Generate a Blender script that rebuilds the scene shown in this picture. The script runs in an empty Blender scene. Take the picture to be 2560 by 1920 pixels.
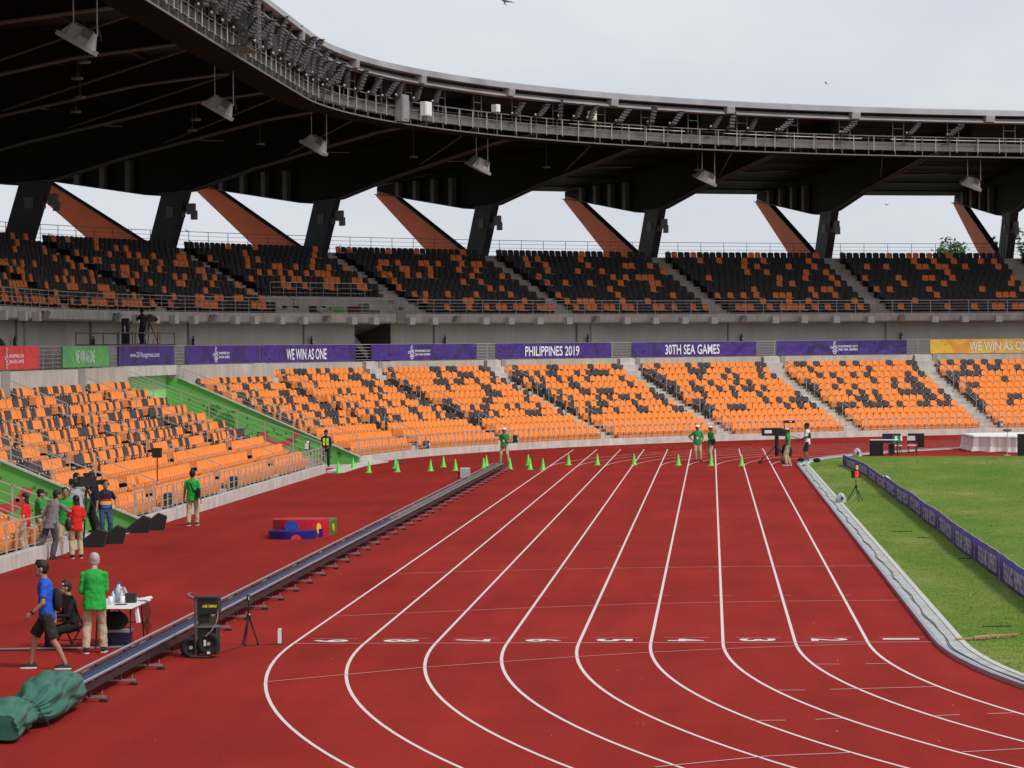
import bpy, math, random
import numpy as np
from mathutils import Vector, Matrix
random.seed(7)
rnd = random.Random(11)
sc = bpy.context.scene
COL = sc.collection

# ------------------------------------------------------------------ camera
cam_d = bpy.data.cameras.new('camera'); cam = bpy.data.objects.new('camera', cam_d); COL.objects.link(cam)
cam_d.sensor_width = 36.0; cam_d.lens = 7910.16 / 2560 * 36.0
cam_d.clip_start = 0.5; cam_d.clip_end = 6000
YAW, PIT, ROL = 0.0629783, -0.0088918, -0.008114
CP = Vector((-3.82026, -53.60705, 4.88387))
fw = Vector((-math.sin(YAW)*math.cos(PIT), math.cos(YAW)*math.cos(PIT), math.sin(PIT)))
r0 = Vector((math.cos(YAW), math.sin(YAW), 0)); u0 = r0.cross(fw)
rt = r0*math.cos(ROL) + u0*math.sin(ROL); up = u0*math.cos(ROL) - r0*math.sin(ROL)
M = Matrix(((rt.x, up.x, -fw.x, CP.x), (rt.y, up.y, -fw.y, CP.y), (rt.z, up.z, -fw.z, CP.z), (0, 0, 0, 1)))
cam.matrix_world = M
sc.camera = cam

# ------------------------------------------------------------------ world: overcast sky
SUN_EL, SUN_AZ = math.radians(48), math.radians(128)     # azimuth clockwise from +Y
w = bpy.data.worlds.new('World'); sc.world = w; w.use_nodes = True
nt = w.node_tree; N = nt.nodes; L = nt.links; N.clear()
out = N.new('ShaderNodeOutputWorld')
sky = N.new('ShaderNodeTexSky'); sky.sky_type = 'NISHITA'; sky.sun_disc = False
sky.sun_elevation = SUN_EL; sky.sun_rotation = SUN_AZ; sky.air_density = 1.0; sky.dust_density = 3.0
b1 = N.new('ShaderNodeBackground'); b1.inputs[1].default_value = 0.10; L.new(sky.outputs[0], b1.inputs[0])
tc = N.new('ShaderNodeTexCoord'); mp = N.new('ShaderNodeMapping'); mp.inputs['Scale'].default_value = (1, 1, 2.2)
L.new(tc.outputs['Generated'], mp.inputs[0])
nz = N.new('ShaderNodeTexNoise'); nz.inputs['Scale'].default_value = 7.5; nz.inputs['Detail'].default_value = 5; nz.inputs['Roughness'].default_value = .55
L.new(mp.outputs[0], nz.inputs['Vector'])
cr = N.new('ShaderNodeValToRGB'); cr.color_ramp.elements[0].position = .36; cr.color_ramp.elements[1].position = .66
cr.color_ramp.elements[0].color = (.655, .69, .755, 1); cr.color_ramp.elements[1].color = (.745, .765, .815, 1)
L.new(nz.outputs[0], cr.inputs[0])
b2 = N.new('ShaderNodeBackground'); b2.inputs[1].default_value = 0.93; L.new(cr.outputs[0], b2.inputs[0])
ms = N.new('ShaderNodeMixShader'); ms.inputs[0].default_value = .90
L.new(b1.outputs[0], ms.inputs[1]); L.new(b2.outputs[0], ms.inputs[2]); L.new(ms.outputs[0], out.inputs[0])

sl = bpy.data.lights.new('sun', 'SUN'); sl.energy = 2.1; sl.angle = math.radians(10); sl.color = (1, .96, .9)
so = bpy.data.objects.new('sun', sl); COL.objects.link(so)
sd = Vector((math.sin(SUN_AZ)*math.cos(SUN_EL), math.cos(SUN_AZ)*math.cos(SUN_EL), math.sin(SUN_EL)))
so.rotation_euler = sd.to_track_quat('Z', 'Y').to_euler(); so.location = (60, 0, 80)

sc.view_settings.view_transform = 'Standard'; sc.view_settings.look = 'None'
sc.view_settings.exposure = 0.20; sc.view_settings.gamma = 1.0
sc.render.engine = 'CYCLES'

# ------------------------------------------------------------------ materials
MATS = {}
def mat(name, col, rough=.6, var=.10, scale=2.5, bump=0.0, bscale=40, metal=0.0, spec=.4, stain=0.0, emit=0, stretch=None, streak=0):
    if name in MATS: return MATS[name]
    m = bpy.data.materials.new(name); m.use_nodes = True
    t = m.node_tree; n = t.nodes; l = t.links; p = n['Principled BSDF']
    p.inputs['Roughness'].default_value = rough; p.inputs['Metallic'].default_value = metal
    if 'Specular IOR Level' in p.inputs: p.inputs['Specular IOR Level'].default_value = spec
    tc = n.new('ShaderNodeTexCoord'); src = tc.outputs['Object']
    if stretch:
        mpn = n.new('ShaderNodeMapping'); mpn.inputs['Scale'].default_value = stretch; l.new(src, mpn.inputs[0]); src = mpn.outputs[0]
    nz = n.new('ShaderNodeTexNoise'); nz.inputs['Scale'].default_value = scale; nz.inputs['Detail'].default_value = 6
    l.new(src, nz.inputs['Vector'])
    rp = n.new('ShaderNodeValToRGB'); rp.color_ramp.elements[0].position = .3; rp.color_ramp.elements[1].position = .7
    rp.color_ramp.elements[0].color = (*[c*(1-var-stain) for c in col], 1); rp.color_ramp.elements[1].color = (*[min(1, c*(1+var)) for c in col], 1)
    l.new(nz.outputs[0], rp.inputs[0]); l.new(rp.outputs[0], p.inputs['Base Color'])
    if streak:      # rain streaks and grime running down the face
        mq = n.new('ShaderNodeMapping'); mq.inputs['Scale'].default_value = (2.2, 2.2, .22); l.new(tc.outputs['Object'], mq.inputs[0])
        z2 = n.new('ShaderNodeTexNoise'); z2.inputs['Scale'].default_value = 1.6; z2.inputs['Detail'].default_value = 9; z2.inputs['Roughness'].default_value = .7; l.new(mq.outputs[0], z2.inputs['Vector'])
        q2 = n.new('ShaderNodeValToRGB'); q2.color_ramp.elements[0].position = .36; q2.color_ramp.elements[1].position = .60
        q2.color_ramp.elements[0].color = (1-streak, 1-streak, 1-streak*.95, 1); q2.color_ramp.elements[1].color = (1.04, 1.04, 1.04, 1); l.new(z2.outputs[0], q2.inputs[0])
        x2 = n.new('ShaderNodeMixRGB'); x2.blend_type = 'MULTIPLY'; x2.inputs[0].default_value = 1; l.new(rp.outputs[0], x2.inputs[1]); l.new(q2.outputs[0], x2.inputs[2]); l.new(x2.outputs[0], p.inputs['Base Color'])
    if bump:
        n2 = n.new('ShaderNodeTexNoise'); n2.inputs['Scale'].default_value = bscale; n2.inputs['Detail'].default_value = 4
        l.new(src, n2.inputs['Vector'])
        bm = n.new('ShaderNodeBump'); bm.inputs['Strength'].default_value = bump; bm.inputs['Distance'].default_value = .02
        l.new(n2.outputs[0], bm.inputs['Height']); l.new(bm.outputs[0], p.inputs['Normal'])
    if emit:
        p.inputs['Emission Color'].default_value = (*col, 1); p.inputs['Emission Strength'].default_value = emit
    MATS[name] = m
    return m

def nodes(m):
    return m.node_tree.nodes, m.node_tree.links, m.node_tree.nodes['Principled BSDF']

def m_track():
    m = bpy.data.materials.new('track rubber'); m.use_nodes = True; n, l, p = nodes(m)
    p.inputs['Roughness'].default_value = .95; p.inputs['Specular IOR Level'].default_value = .06
    tc = n.new('ShaderNodeTexCoord')
    big = n.new('ShaderNodeTexNoise'); big.inputs['Scale'].default_value = .16; big.inputs['Detail'].default_value = 8; big.inputs['Roughness'].default_value = .65
    l.new(tc.outputs['Object'], big.inputs['Vector'])
    gr = n.new('ShaderNodeTexNoise'); gr.inputs['Scale'].default_value = 34; gr.inputs['Detail'].default_value = 5; gr.inputs['Roughness'].default_value = .75
    l.new(tc.outputs['Object'], gr.inputs['Vector'])
    mp = n.new('ShaderNodeMapping'); mp.inputs['Scale'].default_value = (1.2, .10, 1); l.new(tc.outputs['Object'], mp.inputs[0])
    st = n.new('ShaderNodeTexNoise'); st.inputs['Scale'].default_value = 1.0; st.inputs['Detail'].default_value = 5; l.new(mp.outputs[0], st.inputs['Vector'])
    r1 = n.new('ShaderNodeValToRGB'); r1.color_ramp.elements[0].position = .32; r1.color_ramp.elements[1].position = .72
    r1.color_ramp.elements[0].color = (.238, .0165, .0120, 1); r1.color_ramp.elements[1].color = (.318, .0262, .0190, 1)
    l.new(big.outputs[0], r1.inputs[0])
    r2 = n.new('ShaderNodeValToRGB'); r2.color_ramp.elements[0].position = .36; r2.color_ramp.elements[1].position = .64
    r2.color_ramp.elements[0].color = (.62, .60, .60, 1); r2.color_ramp.elements[1].color = (1.34, 1.42, 1.42, 1)
    l.new(gr.outputs[0], r2.inputs[0])
    mx = n.new('ShaderNodeMixRGB'); mx.blend_type = 'MULTIPLY'; mx.inputs[0].default_value = 1
    l.new(r1.outputs[0], mx.inputs[1]); l.new(r2.outputs[0], mx.inputs[2])
    r3 = n.new('ShaderNodeValToRGB'); r3.color_ramp.elements[0].position = .3; r3.color_ramp.elements[1].position = .7
    r3.color_ramp.elements[0].color = (.86, .88, .92, 1); r3.color_ramp.elements[1].color = (1.10, 1.09, 1.08, 1); l.new(st.outputs[0], r3.inputs[0])
    m2 = n.new('ShaderNodeMixRGB'); m2.blend_type = 'MULTIPLY'; m2.inputs[0].default_value = 1
    l.new(mx.outputs[0], m2.inputs[1]); l.new(r3.outputs[0], m2.inputs[2]); l.new(m2.outputs[0], p.inputs['Base Color'])
    b = n.new('ShaderNodeBump'); b.inputs['Strength'].default_value = .35; b.inputs['Distance'].default_value = .01
    l.new(gr.outputs[0], b.inputs['Height']); l.new(b.outputs[0], p.inputs['Normal'])
    return m

def m_grass():
    m = bpy.data.materials.new('mown grass'); m.use_nodes = True; n, l, p = nodes(m)
    p.inputs['Roughness'].default_value = .9; p.inputs['Specular IOR Level'].default_value = .15
    tc = n.new('ShaderNodeTexCoord')
    def noise(sc_, stretch, det=5):
        mp = n.new('ShaderNodeMapping'); mp.inputs['Scale'].default_value = stretch; l.new(tc.outputs['Object'], mp.inputs[0])
        z = n.new('ShaderNodeTexNoise'); z.inputs['Scale'].default_value = sc_; z.inputs['Detail'].default_value = det; z.inputs['Roughness'].default_value = .6
        l.new(mp.outputs[0], z.inputs['Vector']); return z
    a = noise(.22, (1, .45, 1)); b = noise(2.2, (.6, 1, 1), 7); c = noise(22, (1, .5, 1), 4)
    r1 = n.new('ShaderNodeValToRGB'); e = r1.color_ramp.elements; e[0].position = .33; e[0].color = (.075, .165, .014, 1); e[1].position = .68; e[1].color = (.205, .235, .062, 1)
    x = e.new(.5); x.color = (.118, .192, .022, 1); l.new(a.outputs[0], r1.inputs[0])
    r2 = n.new('ShaderNodeValToRGB'); r2.color_ramp.elements[0].position = .3; r2.color_ramp.elements[1].position = .7
    r2.color_ramp.elements[0].color = (.78, .80, .72, 1); r2.color_ramp.elements[1].color = (1.22, 1.16, 1.2, 1); l.new(b.outputs[0], r2.inputs[0])
    r3 = n.new('ShaderNodeValToRGB'); r3.color_ramp.elements[0].position = .3; r3.color_ramp.elements[1].position = .7
    r3.color_ramp.elements[0].color = (.66, .70, .6, 1); r3.color_ramp.elements[1].color = (1.35, 1.28, 1.3, 1); l.new(c.outputs[0], r3.inputs[0])
    q = n.new('ShaderNodeMixRGB'); q.blend_type = 'MULTIPLY'; q.inputs[0].default_value = 1; l.new(r1.outputs[0], q.inputs[1]); l.new(r2.outputs[0], q.inputs[2])
    q2 = n.new('ShaderNodeMixRGB'); q2.blend_type = 'MULTIPLY'; q2.inputs[0].default_value = 1; l.new(q.outputs[0], q2.inputs[1]); l.new(r3.outputs[0], q2.inputs[2])
    l.new(q2.outputs[0], p.inputs['Base Color'])
    bm = n.new('ShaderNodeBump'); bm.inputs['Strength'].default_value = .8; bm.inputs['Distance'].default_value = .04
    l.new(c.outputs[0], bm.inputs['Height']); l.new(bm.outputs[0], p.inputs['Normal'])
    return m

def m_banner(name, base, dark, dot):
    """printed vinyl: plain ground, a broad swirl and a scatter of small dots"""
    m = bpy.data.materials.new(name); m.use_nodes = True; n, l, p = nodes(m)
    p.inputs['Roughness'].default_value = .5
    tc = n.new('ShaderNodeTexCoord')
    wr = n.new('ShaderNodeTexNoise'); wr.inputs['Scale'].default_value = 1.6; wr.inputs['Detail'].default_value = 3; l.new(tc.outputs['UV'], wr.inputs['Vector'])
    wb = n.new('ShaderNodeBump'); wb.inputs['Strength'].default_value = .8; wb.inputs['Distance'].default_value = .12; l.new(wr.outputs[0], wb.inputs['Height']); l.new(wb.outputs[0], p.inputs['Normal'])
    sp = n.new('ShaderNodeMapping'); sp.inputs['Scale'].default_value = (1, 1, 1); l.new(tc.outputs['UV'], sp.inputs[0])
    v = n.new('ShaderNodeTexVoronoi'); v.inputs['Scale'].default_value = 3.2; l.new(sp.outputs[0], v.inputs['Vector'])
    rd = n.new('ShaderNodeValToRGB'); rd.color_ramp.elements[0].position = .20; rd.color_ramp.elements[1].position = .26
    rd.color_ramp.elements[0].color = (1, 1, 1, 1); rd.color_ramp.elements[1].color = (0, 0, 0, 1); l.new(v.outputs['Distance'], rd.inputs[0])
    z = n.new('ShaderNodeTexNoise'); z.inputs['Scale'].default_value = .45; z.inputs['Detail'].default_value = 0; l.new(sp.outputs[0], z.inputs['Vector'])
    rs = n.new('ShaderNodeValToRGB'); e = rs.color_ramp.elements; e[0].position = .50; e[0].color = (0, 0, 0, 1); e[1].position = .60; e[1].color = (0, 0, 0, 1)
    k = e.new(.52); k.color = (1, 1, 1, 1); k = e.new(.58); k.color = (1, 1, 1, 1); l.new(z.outputs[0], rs.inputs[0])
    zm = n.new('ShaderNodeTexNoise'); zm.inputs['Scale'].default_value = .35; zm.inputs['Detail'].default_value = 0
    mm = n.new('ShaderNodeMapping'); mm.inputs['Location'].default_value = (7, 3, 0); l.new(tc.outputs['UV'], mm.inputs[0]); l.new(mm.outputs[0], zm.inputs['Vector'])
    gt = n.new('ShaderNodeMath'); gt.operation = 'GREATER_THAN'; gt.inputs[1].default_value = .47; l.new(zm.outputs[0], gt.inputs[0])
    mu = n.new('ShaderNodeMath'); mu.operation = 'MULTIPLY'; l.new(rd.outputs[0], mu.inputs[0]); l.new(gt.outputs[0], mu.inputs[1])
    a = n.new('ShaderNodeMixRGB'); a.inputs[1].default_value = (*base, 1); a.inputs[2].default_value = (*dark, 1); l.new(rs.outputs[0], a.inputs[0])
    b = n.new('ShaderNodeMixRGB'); b.inputs[2].default_value = (*dot, 1); l.new(mu.outputs[0], b.inputs[0]); l.new(a.outputs[0], b.inputs[1])
    l.new(b.outputs[0], p.inputs['Base Color'])
    return m

CON = mat('concrete', (.51, .47, .415), .85, .10, .8, .25, 12, stain=.08, streak=.16)
CONL = mat('pale concrete', (.56, .53, .49), .85, .10, 1.5, .2, 12, stain=.08, streak=.15)
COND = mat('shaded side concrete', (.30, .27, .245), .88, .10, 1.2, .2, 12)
WALLC = mat('plastered wall', (.56, .51, .46), .88, .08, .5, .2, 9, stain=.08, stretch=(1, 1, .5), streak=.05)
STEEL = mat('galvanised steel', (.50, .48, .45), .45, .06, 4, metal=.35)
STEELD = mat('dull grey steel', (.165, .165, .168), .5, .08, 4, metal=.2)
ALU = mat('aluminium', (.62, .64, .68), .35, .05, 4, metal=.6)
BLK = mat('black plastic', (.015, .014, .015), .55, .2, 3)
BLKM = mat('black metal', (.02, .02, .022), .45, .2, 3, metal=.2)
RUB = mat('black rubber', (.018, .017, .017), .85, .2, 8)
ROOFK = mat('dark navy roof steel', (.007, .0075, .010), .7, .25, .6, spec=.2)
COLK = mat('dark column paint', (.035, .038, .048), .55, .2, 1.0, spec=.3)
FLG = mat('grey beam flange', (.11, .11, .118), .75, .12, 1.5)
RIMM = mat('roof rim sheet', (.285, .285, .305), .55, .16, .5, .9, 1.1, stain=.12)
BRK = mat('orange red brace paint', (.82, .155, .05), .6, .10, .6)
GRNW = mat('green painted wall', (.13, .40, .085), .7, .08, .9, stain=.05)
GRNL = mat('light green painted wall', (.30, .66, .24), .7, .10, 2.5)
LINE = mat('white line paint', (.66, .57, .555), .8, .06, 12, .15, 60)
LINET = mat('thin line paint', (.58, .34, .32), .8, .08, 12)
WHT = mat('white plastic', (.78, .78, .78), .4, .04, 4)
WHTC = mat('white cloth', (.76, .74, .74), .9, .06, 2, .4, 6)
LETW = mat('white lettering', (.82, .80, .86), .6, .03, 3)
SEO = mat('orange seat plastic', (.90, .285, .055), .55, .06, 5, spec=.3)
SEK = mat('charcoal seat plastic', (.052, .043, .047), .42, .15, 5, spec=.45)
SEOU = mat('roof-shaded orange seat plastic', (.95, .24, .042), .45, .08, 5)  # upper-tier copy of the seat orange, roof shade put into the colour
SEKU = mat('roof-shaded dark seat plastic', (.014, .013, .015), .5, .15, 5)  # upper-tier copy of the dark seats, darkened for the roof shade
CONE = mat('lime green cone', (.12, .62, .07), .45, .06, 5)
PURP = m_banner('purple banner', (.060, .026, .215), (.040, .018, .13), (.022, .010, .10))
PURB = mat('violet fence cloth', (.055, .030, .25), .7, .12, 1.5, .3, 5)
REDB = m_banner('red banner', (.80, .05, .045), (.72, .03, .035), (.68, .03, .035))
GRNB = m_banner('green banner', (.12, .46, .10), (.08, .40, .14), (.06, .30, .06))
YELB = m_banner('yellow banner', (.80, .52, .05), (.80, .33, .04), (.80, .30, .02))

# ------------------------------------------------------------------ mesh building
class MB:
    def __init__(s): s.v = []; s.f = []; s.m = []; s.uv = None
    def quadgrid(s, rows, mi=0, close=False):
        b = len(s.v); n = len(rows[0])
        for r in rows: s.v += [tuple(p) for p in r]
        for i in range(len(rows)-1):
            for j in range(n-1 if not close else n):
                j2 = (j+1) % n
                s.f.append((b+i*n+j, b+i*n+j2, b+(i+1)*n+j2, b+(i+1)*n+j)); s.m.append(mi)
    def poly(s, pts, mi=0):
        b = len(s.v); s.v += [tuple(p) for p in pts]; s.f.append(tuple(range(b, b+len(pts)))); s.m.append(mi)
    def prism(s, pts, off, mi=0):
        """closed polygon pts extruded by vector off"""
        b = len(s.v); n = len(pts); off = Vector(off)
        s.v += [tuple(p) for p in pts] + [tuple(Vector(p)+off) for p in pts]
        s.f.append(tuple(range(b, b+n))[::-1]); s.f.append(tuple(range(b+n, b+2*n))); s.m += [mi, mi]
        for i in range(n):
            j = (i+1) % n; s.f.append((b+i, b+j, b+n+j, b+n+i)); s.m.append(mi)
    def box(s, c, size, mi=0, ax=None, top=1.0):
        c = Vector(c); x, y, z = [k/2 for k in size]
        A = ax or (Vector((1, 0, 0)), Vector((0, 1, 0)), Vector((0, 0, 1)))
        b = len(s.v)
        for k in (-1, 1):
            t = top if k > 0 else 1.0
            for i, j in ((-1, -1), (1, -1), (1, 1), (-1, 1)):
                s.v.append(tuple(c + A[0]*(i*x*t) + A[1]*(j*y*t) + A[2]*(k*z)))
        for q in ((3, 2, 1, 0), (4, 5, 6, 7), (0, 1, 5, 4), (1, 2, 6, 5), (2, 3, 7, 6), (3, 0, 4, 7)):
            s.f.append(tuple(b+i for i in q)); s.m.append(mi)
    def bar(s, a, c, r, n=4, mi=0, r2=None):
        a = Vector(a); c = Vector(c); d = c-a
        if d.length < 1e-6: return
        d.normalize(); h = Vector((0, 0, 1)) if abs(d.z) < .9 else Vector((1, 0, 0))
        x = d.cross(h).normalized(); y = d.cross(x); r2 = r if r2 is None else r2
        b = len(s.v)
        for p, rr in ((a, r), (c, r2)):
            for i in range(n):
                t = 2*math.pi*(i+.5)/n; s.v.append(tuple(p + x*(rr*math.cos(t)) + y*(rr*math.sin(t))))
        for i in range(n):
            j = (i+1) % n; s.f.append((b+i, b+j, b+n+j, b+n+i)); s.m.append(mi)
        s.f.append(tuple(b+i for i in range(n))[::-1]); s.f.append(tuple(b+n+i for i in range(n))); s.m += [mi, mi]
    def path(s, pts, r, n=4, mi=0):
        for a, b in zip(pts, pts[1:]): s.bar(a, b, r, n, mi)
    def ball(s, c, r, mi=0, n=10, ax=None):
        if not hasattr(r, '__len__'): r = (r, r, r)
        A = ax or (Vector((1, 0, 0)), Vector((0, 1, 0)), Vector((0, 0, 1))); c = Vector(c)
        rows = []
        for i in range(n//2+1):
            ph = -math.pi/2 + math.pi*i/(n//2)
            rows.append([c + A[0]*(r[0]*math.cos(ph)*math.cos(2*math.pi*j/n)) + A[1]*(r[1]*math.cos(ph)*math.sin(2*math.pi*j/n)) + A[2]*(r[2]*math.sin(ph)) for j in range(n)])
        s.quadgrid(rows, mi, True)
    def lathe(s, c, prof, n=16, mi=0, ax=None):
        A = ax or (Vector((1, 0, 0)), Vector((0, 1, 0)), Vector((0, 0, 1))); c = Vector(c)
        rows = [[c + A[0]*(r*math.cos(2*math.pi*j/n)) + A[1]*(r*math.sin(2*math.pi*j/n)) + A[2]*z for j in range(n)] for r, z in prof]
        s.quadgrid(rows, mi, True)
    def build(s, name, mats, parent=None, smooth=False, loc=None):
        me = bpy.data.meshes.new(name); me.from_pydata(s.v, [], s.f)
        if not isinstance(mats, (list, tuple)): mats = [mats]
        for m in mats: me.materials.append(m)
        if len(mats) > 1: me.polygons.foreach_set('material_index', s.m)
        if smooth: me.polygons.foreach_set('use_smooth', [True]*len(s.f))
        if s.uv:
            ul = me.uv_layers.new(name='uv')
            for lp in me.loops: ul.data[lp.index].uv = s.uv[lp.vertex_index]
        me.update()
        o = bpy.data.objects.new(name, me); COL.objects.link(o)
        if parent: o.parent = parent
        if loc: o.location = loc
        return o

def tag(o, label=None, cat=None, group=None, kind=None):
    if label: o['label'] = label
    if cat: o['category'] = cat
    if group: o['group'] = group
    if kind: o['kind'] = kind
    return o
def empty(name, loc=(0, 0, 0), rz=0, label=None, cat=None, group=None):
    o = bpy.data.objects.new(name, None); COL.objects.link(o); o.location = loc; o.rotation_euler = (0, 0, rz)
    o.empty_display_size = .2
    return tag(o, label, cat, group)
def kids(o): return [c for c in bpy.data.objects if c.parent == o]
def copy_tree(o, children=None, parent=None):
    c = o.copy(); COL.objects.link(c)
    if parent: c.parent = parent
    for ch in (children if children is not None else kids(o)): copy_tree(ch, [], c)
    return c

def text_verts(body, w, h, bold=.012):
    """flat text as vertices in a w x h box (lower left at 0,0)"""
    cu = bpy.data.curves.new('t', 'FONT'); cu.body = body; cu.size = 1; cu.offset = bold; cu.resolution_u = 3
    ob = bpy.data.objects.new('t', cu); COL.objects.link(ob)
    dg = bpy.context.evaluated_depsgraph_get(); me = ob.evaluated_get(dg).to_mesh()
    v = [tuple(x.co) for x in me.vertices]; f = [tuple(p.vertices) for p in me.polygons]
    ob.evaluated_get(dg).to_mesh_clear(); bpy.data.objects.remove(ob); bpy.data.curves.remove(cu)
    x0 = min(p[0] for p in v); x1 = max(p[0] for p in v); y0 = min(p[1] for p in v); y1 = max(p[1] for p in v)
    return [((p[0]-x0)/(x1-x0)*w, (p[1]-y0)/(y1-y0)*h) for p in v], f
def add_text(mb, body, w, h, fn, mi=0, bold=.012):
    v, f = text_verts(body, w, h, bold); b = len(mb.v)
    mb.v += [tuple(fn(x, y)) for x, y in v]; mb.f += [tuple(b+i for i in q) for q in f]; mb.m += [mi]*len(f)

# ------------------------------------------------------------------ stadium coordinates
# s runs along the foot of the seating wall, d outwards from it, h up
XC, YC, RW, S = 36.5, 84.39, 56.6, 84.39
def warp(s):
    t = min(1, max(0, (s-60)/90)); return -.14 + .31*t
def P(s, d, h):
    h = h + warp(s)*min(1, max(0, h/4.6))
    if s <= YC: return Vector((XC-RW-d, s, h))
    th = (s-YC)/RW; r = RW+d
    return Vector((XC-r*math.cos(th), YC+r*math.sin(th), h))
def frame(s):
    th = max(0, (s-YC)/RW)
    return Vector((math.sin(th), math.cos(th), 0)), Vector((-math.cos(th), math.sin(th), 0)), Vector((0, 0, 1))
def srange(a, b, step=1.1):
    out = [a]
    pts = []
    if a < YC:
        m = min(b, YC); k = max(1, int((m-a)/8)); pts += [a+(m-a)*i/k for i in range(k+1)]
    if b > YC:
        a2 = max(a, YC); k = max(1, int((b-a2)/step)); pts += [a2+(b-a2)*i/k for i in range(k+1)]
    res = []
    for p in pts:
        if not res or p-res[-1] > 1e-4: res.append(p)
    return res
def sweep(mb, prof, a, b, step=1.1, mi=0, caps=True, closed=False, uv=False):
    rows = [[P(s, d, h) for d, h in prof] for s in srange(a, b, step)]
    mb.quadgrid(rows, mi, closed)
    if caps and len(prof) > 2:
        mb.poly(rows[0][::-1], mi); mb.poly(rows[-1], mi)
def slen(a, b, d):      # arc length at offset d
    m = max(0, min(b, YC)-a); c = max(0, b-max(a, YC)); return m + c*(RW+d)/RW

# ------------------------------------------------------------------ ground
def disc_ground():
    mb = MB(); mb.poly([(-2500, -2500, -.03), (2500, -2500, -.03), (2500, 2500, -.03), (-2500, 2500, -.03)])
    return tag(mb.build('ground', mat('dry ground', (.20, .21, .14), .95, .2, .05)), kind='structure')
disc_ground()
TRK = m_track(); GRS = m_grass()
mb = MB(); mb.poly([(-20.4, -75, 0), (95, -75, 0), (95, 142.5, 0), (-20.4, 142.5, 0)])
tag(mb.build('running_track', TRK), kind='structure')

def arc(cx, cy, r, a0, a1, n):   # angle measured from -X, positive towards +Y
    return [(cx-r*math.cos(a0+(a1-a0)*i/n), cy+r*math.sin(a0+(a1-a0)*i/n)) for i in range(n+1)]
RI = 36.16
g = [(x, y) for x, y in arc(36.5, 0, RI, -math.radians(120), 0, 60)]
a_end = math.asin((96.2-S)/RI)
g += arc(36.5, S, RI, 0, a_end, 14)
g += [(20, 95.3), (40, 95), (60, 95.6), (72.6, 84), (72.6, 0)]
mb = MB(); mb.poly([(x, y, .012) for x, y in g])
tag(mb.build('infield_grass', GRS), kind='structure')

def strip(mb, pts, wd, z=.004, mi=0):
    n = len(pts)
    rows = []
    for i, p in enumerate(pts):
        a = Vector(pts[max(0, i-1)]); b = Vector(pts[min(n-1, i+1)]); t = (b-a).normalized(); q = Vector((-t.y, t.x))*(wd/2)
        rows.append([(p[0]+q.x, p[1]+q.y, z), (p[0]-q.x, p[1]-q.y, z)])
    mb.quadgrid(rows, mi)
# concrete channel beside the kerb, and the raised kerb
mb = MB()
def kerb_ring(r0, r1, z0, z1, mb, a0=-math.radians(110), a1=math.radians(120)):
    A = [(x, y) for x, y in arc(36.5, 0, r0, a0, 0, 60)] + arc(36.5, S, r0, 0, a1, 60)
    B = [(x, y) for x, y in arc(36.5, 0, r1, a0, 0, 60)] + arc(36.5, S, r1, 0, a1, 60)
    mb.quadgrid([[(a[0], a[1], z0), (a[0], a[1], z1), (b[0], b[1], z1), (b[0], b[1], z0)] for a, b in zip(A, B)])
kerb_ring(36.57, 36.14, -.01, .022, mb); 
tag(mb.build('drainage_channel', mat('channel concrete', (.40, .41, .40), .8, .14, 1.6, .3, 10, stain=.1)), kind='structure')
mb = MB(); kerb_ring(36.20, 36.10, .0, .035, mb)
tag(mb.build('channel_edging', mat('channel edge concrete', (.50, .485, .45), .85, .12, 3)), kind='structure')
mb = MB(); kerb_ring(36.63, 36.56, .0, .075, mb)
tag(mb.build('track_kerb', mat('kerb aluminium', (.30, .335, .42), .35, .05, 3, metal=.4), smooth=False), 'low aluminium kerb rail along the inside of lane one', 'kerb')

mb = MB(); LW = .052
for i in range(1, 10):
    r = 36.5+1.22*i; x = -1.22*i
    near = arc(36.5, 0, r, -math.radians(80), 0, 70)
    strip(mb, near + [(x, 20), (x, 50), (x, S)], LW)
    strip(mb, [(x, S+.02), (x, 110)], LW, .0042)
    strip(mb, arc(36.5, S, r, .002, math.radians(150), 110), .045, .0062)
tag(mb.build('lane_lines', LINE), kind='structure')
mb = MB()
strip(mb, [(-10.98, 0), (-.1, 0)], .05, .0085)
strip(mb, [(-10.93, 17.2), (-9.1, 18.02), (-6.21, 18.75), (-3.29, 19.18), (-.09, 19.26)], .035, .008)
strip(mb, [(-10.97, 5.62), (-7.7, 7.34), (-5.27, 8.38), (-2.74, 8.9), (-.07, 9.1)], .035, .008)
strip(mb, [(-10.56, -6.34), (-8.31, -4.12), (-7.04, -3.17), (-6.03, -2.46), (-4.88, -1.75), (-3.65, -1.15), (-2.45, -.65), (-1.22, -.35)], .035, .008)
for a, b in (((-2.24, -3.8), (-1.85, -3.79)), ((-1.45, -3.75), (-1.1, -3.71)), ((-2.89, -7.65), (-2.5, -7.62)), ((-2.14, -7.54), (-1.7, -7.44)), ((-1.7, -7.44), (-.59, -7.18)),
             ((-3.3, -11.45), (-2.87, -11.4)), ((-2.47, -11.31), (-2.1, -11.18)), ((-.88, -10.9), (-.52, -10.78)), ((-.14, -10.66), (.21, -10.57)),
             ((-4.52, -16.18), (-3.17, -15.16)), ((-3.17, -15.16), (-2.14, -14.83)), ((-.8, -14.77), (.1, -14.4))):
    strip(mb, [a, b], .045, .0085)
for i in range(1, 10):
    for y in (10.4, 19.0, 27.3, 36.0, 44.8):
        strip(mb, [(-1.22*i-.17, y), (-1.22*i+.17, y)], .03, .0095)
    strip(mb, [(-1.22*i+.22, .92), (-1.22*i+1.0, .92)], .025, .008)
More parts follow.
